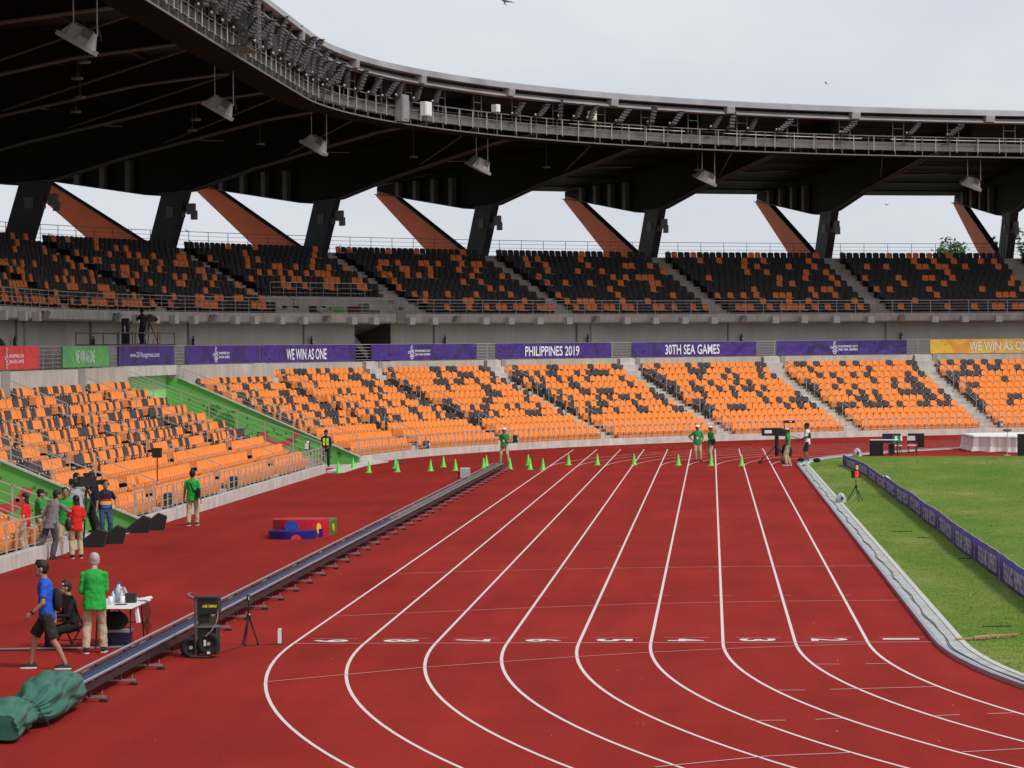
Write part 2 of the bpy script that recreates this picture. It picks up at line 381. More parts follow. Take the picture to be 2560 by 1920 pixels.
for x0, x1 in ((-9.33, -9.08), (-8.9, -8.7), (-8.22, -7.82), (-6.93, -6.65), (-6.4, -6.15), (-5.75, -5.5), (-5.3, -5.1), (-2.4, -2.1), (-1.9, -1.7)):
    strip(mb, [(x0, 113), (x1, 112.95)], .12, .008)
tag(mb.build('track_marking', LINET), kind='structure')
mb = MB()
for i in range(1, 10):
    cxx = -1.22*i+.61
    add_text(mb, str(i), .46 if i > 1 else .25, .62, (lambda c: (lambda x, y: Vector((c-.33+y, .70-x, .0085))))(cxx), bold=.03)
tag(mb.build('lane_numbers', LINE), kind='structure')

# ------------------------------------------------------------------ grandstand
STAND = empty('grandstand', (0, 0, 0), 0, 'curved two-tier grandstand with orange and charcoal seats under a dark cantilever roof', 'grandstand')
TR0, TRP = .15, .337            # lower tread height and rise
def tread(j): return TR0+TRP*j
def lower_prof(nr=11):
    pr = [(0, -.1), (0, .35), (.25, .35), (.25, TR0)]
    for j in range(nr):
        d1 = .25+.81*(j+1)
        pr.append((d1, tread(j)))
        pr.append((d1, tread(j+1) if j < nr-1 else 4.60))
    pr += [(9.42, 4.60), (9.42, 4.50), (15.0, 4.50), (15.0, -.1)]
    return pr
PASS = ((25.3, 35.5), (79.0, 89.8))
for a, b, nr in ((-30, 25.3, 10), (35.5, 79.0, 10), (89.8, 101.2, 10), (101.2, 176, 11)):
    mb = MB(); sweep(mb, lower_prof(nr), a, b)
    mb.build('lower_terrace', CON, STAND)
# kerb of cleaner concrete on top of the front wall
for a, b in ((-30, 25.3), (35.5, 79.0), (90.3, 176)):
    mb = MB(); sweep(mb, [(-.02, -.05), (-.02, .356), (.24, .356), (.24, .30), (.02, .30), (.02, -.05)], a, b)
    mb.build('front_wall', CONL, STAND)
# passages under the concourse
for k, (a, b) in enumerate(PASS):
    mb = MB(); sweep(mb, [(9.85, 4.50), (9.85, 4.18), (8.55, 4.18), (8.55, 4.62), (9.42, 4.62), (9.42, 4.50)], a, b, closed=True)
    mb.build('lintel', CONL, STAND)
    mb = MB(); sweep(mb, [(9.42, 4.495), (15, 4.495), (15, 4.1), (9.9, 4.1)], a, b, caps=False); mb.build('concourse_floor', CON, STAND)
    mb = MB(); sweep(mb, [(9.05, 0), (9.05, 4.2)], a, b, caps=False); mb.build('passage_back_wall', GRNL, STAND)
    mb = MB(); sweep(mb, [(0, .01), (9.8, .01)], a, b, caps=False)
    tag(mb.build('passage_floor', CON), kind='structure')
    # sloping side walls: far one painted green
    for sd, mt in ((b, GRNW), (a, CONL)):
        es = frame(sd)[0]; e2 = 4.0 if sd == b else 3.62; pts = [(0, 0), (0, .34), (8.4, e2), (9.8, e2), (9.8, 0)]
        wall = MB(); off = es*(-.06 if sd == b else .06)
        wall.prism([P(sd, d, h) for d, h in pts], off)
        o = wall.build('passage_side_wall', mt, STAND)
        cope = MB(); cope.prism([P(sd, d, h) for d, h in ((0, .34), (8.4, e2), (8.4, e2+.06), (0, .40))], off*2.6)
        cope.build('coping', CONL, o)
        if sd == b:   # painted ring and dots of the wall graphics
            gm = MB(); base = -.07
            def W(d, h): return P(sd, d, h) + es*base
            cD, cH, R1, R2 = (3.7, 1.75, .95, .70) if k == 1 else (4.0, 1.5, 1.0, .70)
            rows = []
            for i in range(23):
                t = math.radians(195 + 150*i/22); rows.append([W(cD+R1*math.cos(t), cH+R1*math.sin(t)), W(cD+R2*math.cos(t), cH+R2*math.sin(t))])
            gm.quadgrid(rows)
            gm.build('painted_ring', mat('red wall graphic', (.55, .06, .06), .7), o)
            dm = MB()
            for q in range(70):
                d = rnd.uniform(.8, 8); h = rnd.uniform(.35, .2+.40*d)
                dm.poly([W(d+.06*math.cos(t*math.pi/4), h+.06*math.sin(t*math.pi/4)) for t in range(8)])
            for (d, h, r) in ((6.3, 1.9, .5), (5.7, 1.3, .35), (6.9, 2.5, .28)):
                dm.poly([W(d+r*math.cos(t*math.pi/10), h+r*math.sin(t*math.pi/10)) for t in range(20)])
            tag(dm.build('painted_dot', mat('dark green graphic', (.05, .20, .04), .7), o), kind='stuff')
mb = MB(); mb.poly([P(79.3, .15, .03), P(84.6, .15, .03), P(84.6, 2.4, .03), P(79.3, 2.4, .03)])
tag(mb.build('red_carpet', mat('red carpet', (.42, .015, .02), .95, .15, 9)), 'bright red carpet laid in the green-walled passage mouth', 'carpet')
mb = MB(); mb.v = []; 
sweep(mb, [(-.05, .0), (-.75, .0), (-.75, .035), (-.05, .10)], 79.1, 92.5, closed=True)
mb.build('passage_threshold', CONL, STAND)

AISLES_L = [2.5, 15.8, 42.3, 55.6, 69.0]
AISLES_R = [101.2, 111.1, 120.7, 130.2, 139.7, 149.1, 158.5, 168.0]
AISLES = AISLES_L + AISLES_R
def off_s(s, m, d):     # move m metres along at offset d
    return s + m*(RW/(RW+d) if s > YC else 1)
mb_all = []
for s in AISLES + [91.2]:
    mb = MB(); es, ed, ez = frame(s)
    for j in range(11):
        d0 = .25+.81*j
        mb.box(P(s, d0+.81-.2, tread(j)+TRP/4), (1.22, .40, TRP/2+.01), ax=(es, ed, ez))
        if j == 0: mb.box(P(s, d0+.1, tread(0)+.05), (1.22, .2, .1), ax=(es, ed, ez))
    dt = 9.16 if s > 101 else 8.35       # short flight up through the parapet
    for q in range(3 if s > 101 else 0): mb.box(P(s, dt-.12-.25*(2-q), (tread(9 if s < 101 else 10)+.36*(q+1))/2+1.2), (1.2, .26, tread(9 if s < 101 else 10)+.36*(q+1)-2.4), ax=(es, ed, ez))
    mb.build('aisle_steps', CONL, STAND)
# stair-head piers and recess panels, shade put into the darker concrete
for s in AISLES:
    es, ed, ez = frame(s)
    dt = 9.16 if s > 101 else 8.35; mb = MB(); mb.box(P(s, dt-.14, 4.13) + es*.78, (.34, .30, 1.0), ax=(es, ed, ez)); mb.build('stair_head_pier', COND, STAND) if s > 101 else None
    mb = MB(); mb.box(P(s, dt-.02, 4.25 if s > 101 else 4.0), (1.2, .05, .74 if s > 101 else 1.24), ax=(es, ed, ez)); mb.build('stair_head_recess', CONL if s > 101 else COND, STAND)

# concourse back wall with joints and pilasters, stair opening in it
for a, b in ((-30, 116.6), (119.1, 176)):
    mb = MB(); sweep(mb, [(14.95, 4.4), (14.95, 6.95)], a, b, caps=False); mb.build('concourse_wall', WALLC, STAND)
for s in [86.3-13.4*k for k in range(1, 7)] + [86.3, 95.0, 103.9, 112.9, 122.0, 131.2, 140.4, 149.5, 158.7, 168]:
    es, ed, ez = frame(s)
    mb = MB(); mb.box(P(s, 14.9, 5.65), (.07, .10, 2.4), ax=(es, ed, ez)); mb.build('wall_joint', COND, STAND)
for s in (87.3, 132.0, 45, 60):
    es, ed, ez = frame(s)
    mb = MB(); mb.box(P(s+.4, 14.9, 5.65), (.8, .13, 2.4), ax=(es, ed, ez)); mb.build('pilaster', WALLC, STAND)
es, ed, ez = frame(117.9)
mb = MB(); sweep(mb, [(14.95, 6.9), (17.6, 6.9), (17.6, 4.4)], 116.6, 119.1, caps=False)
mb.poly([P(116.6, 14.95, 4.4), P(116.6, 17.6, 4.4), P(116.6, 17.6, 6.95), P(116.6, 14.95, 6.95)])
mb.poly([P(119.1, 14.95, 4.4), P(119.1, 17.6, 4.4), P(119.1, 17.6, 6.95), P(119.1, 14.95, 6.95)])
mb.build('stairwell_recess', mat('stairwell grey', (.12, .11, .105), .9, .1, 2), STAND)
mb = MB(); a = P(116.7, 15.6, 6.6); b = P(118.1, 15.6, 5.1); mb.prism([a, b, b-ez*.45, a-ez*.45], ed*1.2)
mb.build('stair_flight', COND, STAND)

# upper tier
UR = .387
def utread(j): return 7.08+UR*j
FD = 13.4
REC = (112.0, 118.2)
def upper_prof(j0=0):
    pr = [(FD+.35, 7.20), (FD+.35, 7.08)] if j0 == 0 else [(FD+.35, 7.20), (FD+.35, 6.98), (13.95+.8*j0, 6.98), (13.95+.8*j0, utread(j0))]
    for j in range(j0, 10):
        d1 = 13.95+.8*(j+1); pr.append((d1, utread(j))); pr.append((d1, utread(j+1) if j < 9 else 10.97))
    pr += [(24.2, 10.97), (24.2, 4), (15.3, 6.75), (FD+.35, 6.75)]
    return pr
for a, b, j0 in ((-30, REC[0], 0), (REC[0], REC[1], 3), (REC[1], 176, 0)):
    mb = MB(); sweep(mb, upper_prof(j0), a, b, closed=True); mb.build('upper_terrace', CON, STAND)
mb = MB(); sweep(mb, [(24.25, 10.9), (24.25, 0)], -30, 176, caps=False); mb.build('unseen_rear_closure', WALLC, STAND)  # unseen closure behind the tiers, added so light does not leak in
mb = MB(); sweep(mb, [(FD, 6.78), (FD, 7.24), (FD+.36, 7.24), (FD+.36, 6.70), (FD+.1, 6.70)], -30, 176, closed=True)
mb.build('upper_fascia', CONL, STAND)
for s in AISLES + [91.7]:
    mb = MB(); es, ed, ez = frame(s)
    for j in range(10):
        mb.box(P(s, 13.95+.8*(j+1)-.2, utread(j)+UR/4), (1.25, .40, UR/2+.01), ax=(es, ed, ez))
    mb.build('upper_aisle_steps', CON, STAND)
# solid dark panels painted as the shade of stair openings, coloured panels beside
es, ed, ez = frame(115)
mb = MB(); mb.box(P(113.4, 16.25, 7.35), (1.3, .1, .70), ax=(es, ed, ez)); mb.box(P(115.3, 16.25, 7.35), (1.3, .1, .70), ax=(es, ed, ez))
mb.build('stair_opening_shade', mat('deep shade', (.02, .018, .018), .9), STAND)
mb = MB(); mb.box(P(116.6, 16.22, 7.32), (1.2, .1, .64), ax=frame(116.6)); mb.build('green_stair_wall', GRNW, STAND)
mb = MB(); mb.box(P(117.75, 16.2, 7.35), (.9, .1, .7), ax=frame(117.7)); mb.build('red_stair_wall', mat('dark red wall', (.20, .03, .025), .8), STAND)
for s in (113.9, 116.0):
    mb = MB(); es, ed, ez = frame(s); a = P(s-.9, 16.1, 7.75); b = P(s+.5, 15.2, 7.0); mb.prism([a, b, b-ez*.2, a-ez*.3], ed*.15); mb.build('stair_string', CON, STAND)
mb = MB(); mb.box(P(118.35, 13.38, 7.0), (.75, .06, .62), ax=frame(118.4)); mb.build('fascia_gap_shade', COND, STAND)  # solid panel, the gap's shade is put into its darker colour
# rear walkway railing
def rail_run(a, b, d, h0, h1, n, step, r=.022, mt=STEEL, name='railing', parent=None, rr=.014):
    mb = MB(); ss = srange(a, b, 1.0)
    for k in range(n):
        h = h1 - (h1-h0-.1)*k/(n-1) if n > 1 else h1
        mb.path([P(s, d, h) for s in ss], r if k == 0 else rr, 4)
    m = max(1, round(slen(a, b, d)/step))
    for i in range(m+1):
        # equal lengths along the offset line
        t = a + (b-a)*i/m
        mb.bar(P(t, d, h0), P(t, d, h1), r, 4)
    return mb.build(name, mt, parent)
rail_run(-30, 176, 23.9, 10.97, 12.03, 5, 1.45, .022, STEELD, 'rear_walkway_railing', STAND)

# ---- roof frames
FR = [2.0, 15.4, 28.8, 42.2, 55.6, 69.0, 82.4, 91.7] + AISLES_R
CH = [(32.75, 15.25), (31.1, 15.1), (23.7, 14.0), (22.8, 13.93), (20.6, 14.05), (16.5, 15.1), (8.5, 16.75), (2.6, 17.45)]
def deck(d): 
    t = [(1.3, 18.45), (10, 17.9), (20, 16.95), (33.2, 15.75)]
    for (a, x), (b, y) in zip(t, t[1:]):
        if d <= b: return x+(y-x)*(d-a)/(b-a)
    return t[-1][1]
for s in FR:
    es, ed, ez = frame(s); root = empty('roof_beam', (0, 0, 0)); root.parent = STAND
    mb = MB(); pts = [(32.75, 15.7)] + CH + [(2.6, deck(2.6)), (12, deck(12)), (22, deck(22))]
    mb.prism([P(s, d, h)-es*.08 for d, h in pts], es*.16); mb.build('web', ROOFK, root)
    mb = MB()
    for (d0, h0), (d1, h1) in zip(CH[3:], CH[4:]):
        a = P(s, d0, h0); b = P(s, d1, h1); dd = (b-a).normalized(); nn = dd.cross(es).normalized()
        wq = .25
        mb.prism([a-es*wq, b-es*wq, b-es*wq+nn*.07, a-es*wq+nn*.07], es*(2*wq))
    for (d0, h0), (d1, h1) in zip(CH[:3], CH[1:4]):
        a = P(s, d0, h0); b = P(s, d1, h1); mb.prism([a-es*.3, b-es*.3, b-es*.3-ez*.06, a-es*.3-ez*.06], es*.6)
    mb.build('flange', FLG, root)
    for d in (30.2, 28.4, 26.6, 24.8):
        hb = 14.0 + (d-23.7)*(1.1/7.4) + .02
        st = MB(); st.box((P(s, d, hb)+P(s, d, 15.9))/2, (.9, .35, 15.9-hb), ax=(es, ed, ez))
        st.build('stiffener', mat('grey stiffener plate', (.10, .105, .11), .6), root)
    # column
    co = empty('column'); co.parent = STAND
    mb = MB(); q = [(22.35, 9.9), (23.95, 9.9), (22.55, 14.05), (20.9, 14.05)]
    mb.prism([P(s, d, h)-es*.27 for d, h in q], es*.54); mb.build('shaft', COLK, co)
    mb = MB()
    a = P(s, 20.9, 13.2); mb.box(P(s, 20.75, 13.1), (.22, .5, .6), ax=(es, ed, ez)); mb.box(P(s, 20.55, 12.75), (.18, .35, .5), ax=(es, ed, ez))
    mb.build('junction_box', STEELD, co)
    mb = MB(); mb.box(P(s, 22.0, 12.95)-es*.29, (.04, .5, .55), ax=(es, ed, ez)); mb.box(P(s, 21.3, 12.9)+ed*.0, (.4, .04, .5), ax=(es, ed, ez))
    mb.build('access_panel', mat('grey panel', (.12, .12, .12), .5), co)
    if s > 150:
        mb = MB(); mb.path([P(s, 21.9, 10.9)-es*.42, P(s, 21.5, 14.2)-es*.42], .04); mb.path([P(s, 21.9, 10.9)-es*.62, P(s, 21.5, 14.2)-es*.62], .04)
        for k in range(10): mb.bar(P(s, 21.85, 11.1+.3*k)-es*.42, P(s, 21.85, 11.1+.3*k)-es*.62, .02)
        mb.build('cable_ladder', BLKM, co)
    br = empty('brace'); br.parent = STAND
    mb = MB(); q = [(32.75, 15.12), (32.55, 15.42), (31.1, 15.12), (23.9, 11.25), (23.6, 8.6)]
    mb.prism([P(s, d, h)-es*.16 for d, h in q], es*.32); mb.build('web', BRK, br)
    mb = MB(); a = P(s, 31.1, 15.17); b = P(s, 23.9, 11.3); mb.prism([a-es*.22, b-es*.22, b-es*.22+ez*.07, a-es*.22+ez*.07], es*.44); mb.build('top_flange', COLK, br)
mb = MB(); ds = (1.3, 5, 10, 15, 20, 26, 33.2)
sweep(mb, [(d, deck(d)) for d in ds] + [(33.2, 16.2)] + [(d, deck(d)+.35) for d in ds[::-1]], -30, 176, 2.0, closed=True, caps=False)
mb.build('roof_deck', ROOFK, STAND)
mb = MB()
for d in (4.5, 8, 11.5, 15, 18.5, 22, 26, 30):
    ss = srange(-30, 176, 2.4); mb.path([P(s, d, deck(d)-.12) for s in ss], .09)
mb.build('purlin', mat('dark purlin steel', (.012, .012, .013), .6), STAND)
# thin light-coloured tie bars between beams
mb = MB()
for a, b in zip(FR, FR[1:]):
    mb.bar(P(a+.2, 13.5, 15.95), P(a+3.4, 13.2, 16.1), .035)
    mb.bar(P((a+b)/2, 4.5, 17.9), P(b, 14.5, 15.75), .05); 
mb.build('roof_tie_bar', mat('grey tie steel', (.09, .09, .09), .6), STAND)
# rim
mb = MB(); sweep(mb, [(1.0, 19.12), (.92, 18.83), (1.42, 18.80), (1.08, 18.42), (1.35, 18.36), (1.6, 19.0), (1.3, 19.2)], -30, 176, 1.3, closed=True, caps=False)
rim = mb.build('roof_rim', RIMM, STAND)
for s in [93.8-13.4*k for k in range(1, 8)] + [84.0] + [93.8, 103, 112.4, 121.7, 131, 140.2, 149.4, 158.7, 168]:
    es, ed, ez = frame(s); mb = MB()
    mb.prism([P(s, d, h)-es*.3 for d, h in ((1.0, 19.1), (.90, 18.8), (.93, 18.45), (1.3, 18.4), (1.5, 18.9))], es*.6)
    mb.build('rim_bracket', RIMM, rim)
# catwalk
CW = empty('catwalk'); CW.parent = STAND
mb = MB(); sweep(mb, [(1.5, 16.30), (1.5, 16.40), (2.9, 16.44), (2.9, 16.34)], -30, 176, 1.3, closed=True, caps=False)
mb.build('walkway_floor', mat('rusty brown floor plate', (.006, .005, .005), .9, .2, 1, spec=.05), CW)
mb = MB(); ss = srange(-30, 176, 1.2)
mb.path([P(s, 1.48, 16.38) for s in ss], .045); 
for h, r in ((17.52, .035), (17.15, .03), (16.72, .03)): mb.path([P(s, 1.48, h) for s in ss], r)
mb.path([P(s, 2.9, 17.5) for s in ss], .03); mb.path([P(s, 2.9, 17.0) for s in ss], .03)
n = int((slen(-30, 176, 1.5))/1.9)
s = -30.0
k = 0
while s < 176:
    mb.bar(P(s, 1.48, 16.35), P(s, 1.48, 17.52), .032); mb.bar(P(s, 2.9, 16.35), P(s, 2.9, 17.5), .03)
    if k % 2 == 0:
        for e in (0, .75): mb.bar(P(s+e, 1.75, 17.2), P(s+e, 1.75, 18.5), .038)
        mb.bar(P(s, 1.75, 18.0), P(s+.75, 1.75, 18.0), .03)
    k += 1; s = off_s(s, 1.9, 1.5)
mb.build('railing', STEELD, CW)
mb = MB()
for q in range(7): mb.path([P(s, 1.62, 16.78+.055*q) for s in ss], .014)

mb.build('cable_tray', mat('pale conduit steel', (.30, .295, .285), .5, .1, 3, metal=.1), CW)
mb = MB(); sweep(mb, [(2.1, 16.76), (2.1, 17.14)], -30, 176, 1.3, caps=False); mb.build('tray_back', mat('tray back', (.10, .10, .098), .6), CW)
mb = MB(); s = -29.3
while s < 176:
    mb.bar(P(s, 1.40, 16.62), P(s, 1.40, 17.48), .028); s = off_s(s, 1.45, 1.5)
tag(mb.build('hanger_strap', mat('bright strap', (.46, .46, .46), .5), CW), kind='stuff')
mb = MB()
for a, b in ((118.5, 128), (131, 141), (143, 158)): mb.path([P(s, 1.55, 17.35) for s in srange(a, b, 1.2)], .022)
mb.build('fluorescent_tube', mat('pale tube', (.7, .7, .7), .4), CW)

# ------------------------------------------------------------------ front guard railings (one per block)
def block_name(s):
    if s < 25.3: return {True: 'outermost one left of the small green passage', False: 'left of the small green passage'}[s < 10] if s > -5 else 'farthest left of the small green passage'
    if s < 79: return ('first', 'second', 'third', 'fourth')[sum(s > x for x in (42.3, 55.6, 69.0))] + ' block between the green passages'
    return ('first', 'second', 'third', 'fourth', 'fifth', 'sixth', 'seventh', 'eighth', 'ninth')[sum(s > x for x in AISLES_R)] + ' block right of the green-walled passage'
runs = [(-20, -3), (-3, 12), (12, 25.2), (35.7, 42.0), (42.6, 55.3), (55.9, 68.7), (69.3, 78.9), (90.3, 100.9)] + \
       [(AISLES_R[i]+.35, AISLES_R[i+1]-.35) for i in range(7)]
for a, b in runs:
    o = rail_run(a, b, .12, .35, 1.10, 4, 1.05, .026, STEEL, 'guard_railing')
    # little gate leaf at the aisle end
    mb = MB(); g0, g1 = b-.75, b-.05
    for h in (.5, .78, 1.04): mb.bar(P(g0, .02, h), P(g1, .02, h), .016)
    for g_ in (g0, g1): mb.bar(P(g_, .02, .45), P(g_, .02, 1.08), .02)
    mb.build('gate', STEEL, o)
    tag(o, 'low steel guard railing, ' + block_name((a+b)/2), 'railing', 'front guard railings')
# stair-side railings of the passages
def slope_rail(s, label, mt=STEEL):
    mb = MB()
    for k, dz in enumerate((1.0, .72, .46, .22)):
        mb.bar(P(s, .1, .30+dz), P(s, 8.6, 4.05+dz*.5), .024 if k == 0 else .014)
    for i in range(8):
        d = .15+8.3*i/7; h = .3+3.75*(d/8.6); mb.bar(P(s, d, h-.1), P(s, d, h+1.0-.06*i), .024)
    return tag(mb.build('sloping_railing', mt), label, 'railing', 'sloping passage railings')
slope_rail(78.85, 'sloping four-bar steel railing on the near side of the large green-walled passage')
slope_rail(89.95, 'sloping four-bar steel railing along the top of the big green passage wall')
slope_rail(35.65, 'sloping four-bar steel railing above the small green passage wall behind the camera crew')
slope_rail(25.2, 'sloping four-bar steel railing at the near side of the passage beside the red-shirted people')
# aisle handrails
def aisle_word(s):
    i = AISLES.index(s)
    return ('far-left hidden', 'near-left', 'first', 'second', 'third', 'fourth', 'fifth', 'sixth', 'seventh', 'eighth', 'ninth', 'tenth', 'eleventh')[i]
for s in AISLES:
    for k, (d0, d1) in enumerate(((8.4, 6.3), (5.5, 3.5), (2.7, .9))):
        mb = MB(); q = off_s(s, .66, (d0+d1)/2)
        h0 = TR0+(d0-.6)*.416; h1 = TR0+(d1-.6)*.416
        for dz, r in ((.92, .024), (.48, .018)): mb.bar(P(q, d0, h0+dz), P(q, d1, h1+dz), r)
        mb.bar(P(q, d0, h0-.1), P(q, d0, h0+.93), .024); mb.bar(P(q, d1, h1-.1), P(q, d1, h1+.93), .024)
        tag(mb.build('aisle_handrail', STEEL), '%s steel handrail on the %s lower aisle from the left' % (('upper', 'middle', 'lower')[k], aisle_word(s)), 'handrail', 'lower aisle handrails')
for s in AISLES + [91.7]:
    for k, (d0, d1) in enumerate(((21.4, 19.4), (18.6, 16.8), (16.2, 14.4))):
        mb = MB(); q = off_s(s, .66, (d0+d1)/2)
        h0 = 7.08+(d0-14.4)*.484; h1 = 7.08+(d1-14.4)*.484
        mb.bar(P(q, d0, h0+.92), P(q, d1, h1+.92), .022); mb.bar(P(q, d0, h0-.1), P(q, d0, h0+.93), .022); mb.bar(P(q, d1, h1-.1), P(q, d1, h1+.93), .022)
        mb.build('upper_handrail', STEELD, STAND)
# upper tier front railing
for a, b, lab in ((-20, 28, 'left end'), (28, 91, 'left side'), (91, 118.0, 'bend left of the stair gap'), (118.7, 139.7, 'bend right of the stair gap'), (139.7, 172, 'right end')):
    tag(rail_run(a, b, FD+.25, 7.2, 8.05, 5, 1.35, .024, STEEL, 'balcony_railing'), 'grey steel railing along the upper tier front, ' + lab, 'railing', 'upper balcony railings')
tag(rail_run(REC[0]-.1, REC[1]+.3, 16.2, 8.05, 9.0, 4, 1.3, .024, STEEL, 'balcony_railing'), 'second steel railing set back over the upper tier stair recess', 'railing', 'upper balcony railings')

# ------------------------------------------------------------------ seats
def shell(wid, z0, z1, y0, y1, th, nz=4):
    """a curved, round-shouldered plastic shell as (verts, faces); front towards -y"""
    v, f = [], []
    prof = [(0, 1.0), (.45, 1.0), (.85, .95), (1.0, .74)]
    cols = (-1, -.5, 0, .5, 1)
    for side in (0, 1):
        for t, wq in prof:
            for c in cols:
                bow = .035*(c*c)
                v.append((wid/2*wq*c, y0+(y1-y0)*t - bow + side*th, z0+(z1-z0)*t - (.015*abs(c) if t == 1 else 0)))
    n = 5; m = 4; o = n*m
    for i in range(m-1):
        for j in range(n-1):
            a = i*n+j; f.append((a, a+1, a+n+1, a+n)); b = a+o; f.append((b+1, b, b+n, b+n+1))
    for j in range(n-1): f.append(((m-1)*n+j, (m-1)*n+j+1, o+(m-1)*n+j+1, o+(m-1)*n+j)); f.append((j+1, j, o+j, o+j+1))
    for i in range(m-1): f.append((i*n, (i+1)*n, o+(i+1)*n, o+i*n)); f.append(((i+1)*n+n-1, i*n+n-1, o+i*n+n-1, o+(i+1)*n+n-1))
    return v, f
def boxv(c, s, tz=1.0, ty=0.0):
    x, y, z = [k/2 for k in s]; v = []
    for k in (-1, 1):
        t = tz if k > 0 else 1
        for i, j in ((-1, -1), (1, -1), (1, 1), (-1, 1)): v.append((c[0]+i*x*t, c[1]+j*y+(ty if k > 0 else 0), c[2]+k*z))
    return v, [(3, 2, 1, 0), (4, 5, 6, 7), (0, 1, 5, 4), (1, 2, 6, 5), (2, 3, 7, 6), (3, 0, 4, 7)]
def join(parts):
    v, f, m = [], [], []
    for (a, b), mi in parts:
        o = len(v); v += a; f += [tuple(o+i for i in q) for q in b]; m += [mi]*len(b)
    return v, f, m
BACK = shell(.447, .34, .80, .0, .085, .03)
PAN = boxv((0, -.135, .34), (.425, .13, .36), .90, -.06)
PAN2 = boxv((0, -.02, .30), (.10, .10, .5), 1, 0)
TAGV = boxv((.0, -.262, .47), (.065, .012, .05))
HOLE = boxv((.0, -.262, .40), (.12, .012, .035))
def mesh_of(v, f, mats, m=None, smooth=False, name='m'):
    me = bpy.data.meshes.new(name); me.from_pydata(v, [], f)
    for x in mats: me.materials.append(x)
    if m and len(mats) > 1: me.polygons.foreach_set('material_index', m)
    if smooth: me.polygons.foreach_set('use_smooth', [True]*len(f))
    me.update(); return me
ME = {}
for key, mt in (('o', SEO), ('k', SEK)):
    ME['back'+key] = mesh_of(*BACK, [mt], name='backrest'); 
    v, f, m = join([(PAN, 0), (boxv((.15, -.05, .12), (.03, .10, .26)), 1)]); ME['pan'+key] = mesh_of(v, f, [mt, BLK], m, name='seat_pan')
ME['tag'] = mesh_of(*TAGV, [WHT], name='number_tag')
PANU = boxv((0, -.18, .405), (.42, .40, .035)); LIPU = boxv((0, -.375, .385), (.43, .02, .03)); BACKU = shell(.435, .40, .79, .0, .07, .03); HOLU = boxv((0, .018, .745), (.09, .03, .022)); LEGU = boxv((0, -.02, .2), (.36, .08, .38))
for key, mt in (('o', SEOU), ('k', SEKU)):
    v, f, m = join([(BACKU, 0), (PANU, 0), (LIPU, 0), (HOLU, 1), (LEGU, 1)]); ME['up'+key] = mesh_of(v, f, [mt, BLK], m, name='shell_seat')

def camscale(p):
    q = p-CP; z = q.dot(fw)
    if z < 5: return 0
    x = 1280+7910*q.dot(rt)/z; y = 960-7910*q.dot(up)/z
    return 7910/z if (-10 < x < 2570 and -10 < y < 1930) else 0
def noise2(a, b):
    return (math.sin(a*12.9898+b*78.233)*43758.5453) % 1.0
low, upr = [], []
bounds_low = [(-28, 2.5), (2.5, 15.8), (15.8, 25.3), (35.5, 42.3), (42.3, 55.6), (55.6, 69.0), (69.0, 78.6), (91.2, 101.2)] + list(zip(AISLES_R, AISLES_R[1:]))
for bi, (a, b) in enumerate(bounds_low):
    for j in range(11):
        if b < 102 and j == 10: continue
        d = .90+.81*j
        m0 = .30 if a in (15.8+1e9,) else .70
        sa = off_s(a, .72 if a not in (35.5, -28) else .25, d); sb = off_s(b, -.72 if b not in (25.3, 78.6) else -.1, d)
        if a == 91.2 and j == 10: sa = 101.9-.01+(-1)*0; continue
        L_ = slen(sa, sb, d); n = int(L_/.462)
        if n < 1: continue
        for i in range(n):
            s = sa+(sb-sa)*(i+.5)/n
            if j < 3: c = 'o'
            else:
                u = (i*10/n)
                stripe = noise2(round(i*.9)+bi*7, round(j*.36)+bi+3)
                pz = .13+.52*(stripe > .60)
                c = 'k' if noise2(i*3.1+bi*17.7, j*5.3+bi) < pz else 'o'
                if (i == 0 or i >= n-1) and noise2(bi*3+i, j) < .55: c = 'k'
            low.append((s, d, tread(j), c, j, bi))
bounds_up = [(-28, 2.5)] + list(zip(AISLES_L, AISLES_L[1:])) + [(69.0, 91.7), (91.7, 101.2)] + list(zip(AISLES_R, AISLES_R[1:]))
for bi, (a, b) in enumerate(bounds_up):
    for j in range(10):
        if abs(a-111.1) < .1 and j < 3: continue
        d = 14.60+.80*j
        sa = off_s(a, .74, d); sb = off_s(b, -.74, d); L_ = slen(sa, sb, d); n = int(L_/.466)
        for i in range(n):
            s = sa+(sb-sa)*(i+.5)/n
            pz = .46 if j == 0 else .28 if j == 1 else .135
            st = noise2(round(i*.95)+bi*3, round(j*.40)+bi*9)
            if j >= 2: pz = .07+.42*(st > .70)
            c = 'o' if noise2(i*2.3+bi*11.1, j*7.7+bi*.3) < pz else 'k'
            upr.append((s, d, utread(j), c, j, bi))
def place(s, d, h):
    es, ed, ez = frame(s); return P(s, d, h), math.atan2(es.y, es.x)
ORD = ('front', 'second', 'third', 'fourth', 'fifth', 'sixth', 'seventh', 'eighth', 'ninth', 'tenth', 'eleventh')
def pick(lst, n):
    sc_ = [camscale(P(q[0], q[1], q[2]+.5)) for q in lst]
    idx = sorted(range(len(lst)), key=lambda i: -sc_[i])[:n]
    idx = [i for i in idx if sc_[i] > 0]; return set(idx)
BL = {0: 'at the far left', 1: 'at the far left', 2: 'beside the near side of the small green passage', 3: 'just right of the small green passage', 4: 'second block right of the small green passage', 5: 'third block right of the small green passage', 6: 'left of the large green passage'}
sel = pick(low, 300)
protos = {}
def seat_tree(key):
    r = empty('stadium_seat'); 
    bk = bpy.data.objects.new('backrest', ME['back'+key]); COL.objects.link(bk); bk.parent = r
    pn = bpy.data.objects.new('seat_pan', ME['pan'+key]); COL.objects.link(pn); pn.parent = r
    tg = bpy.data.objects.new('number_tag', ME['tag']); COL.objects.link(tg); tg.parent = pn
    return r, bk, pn, tg
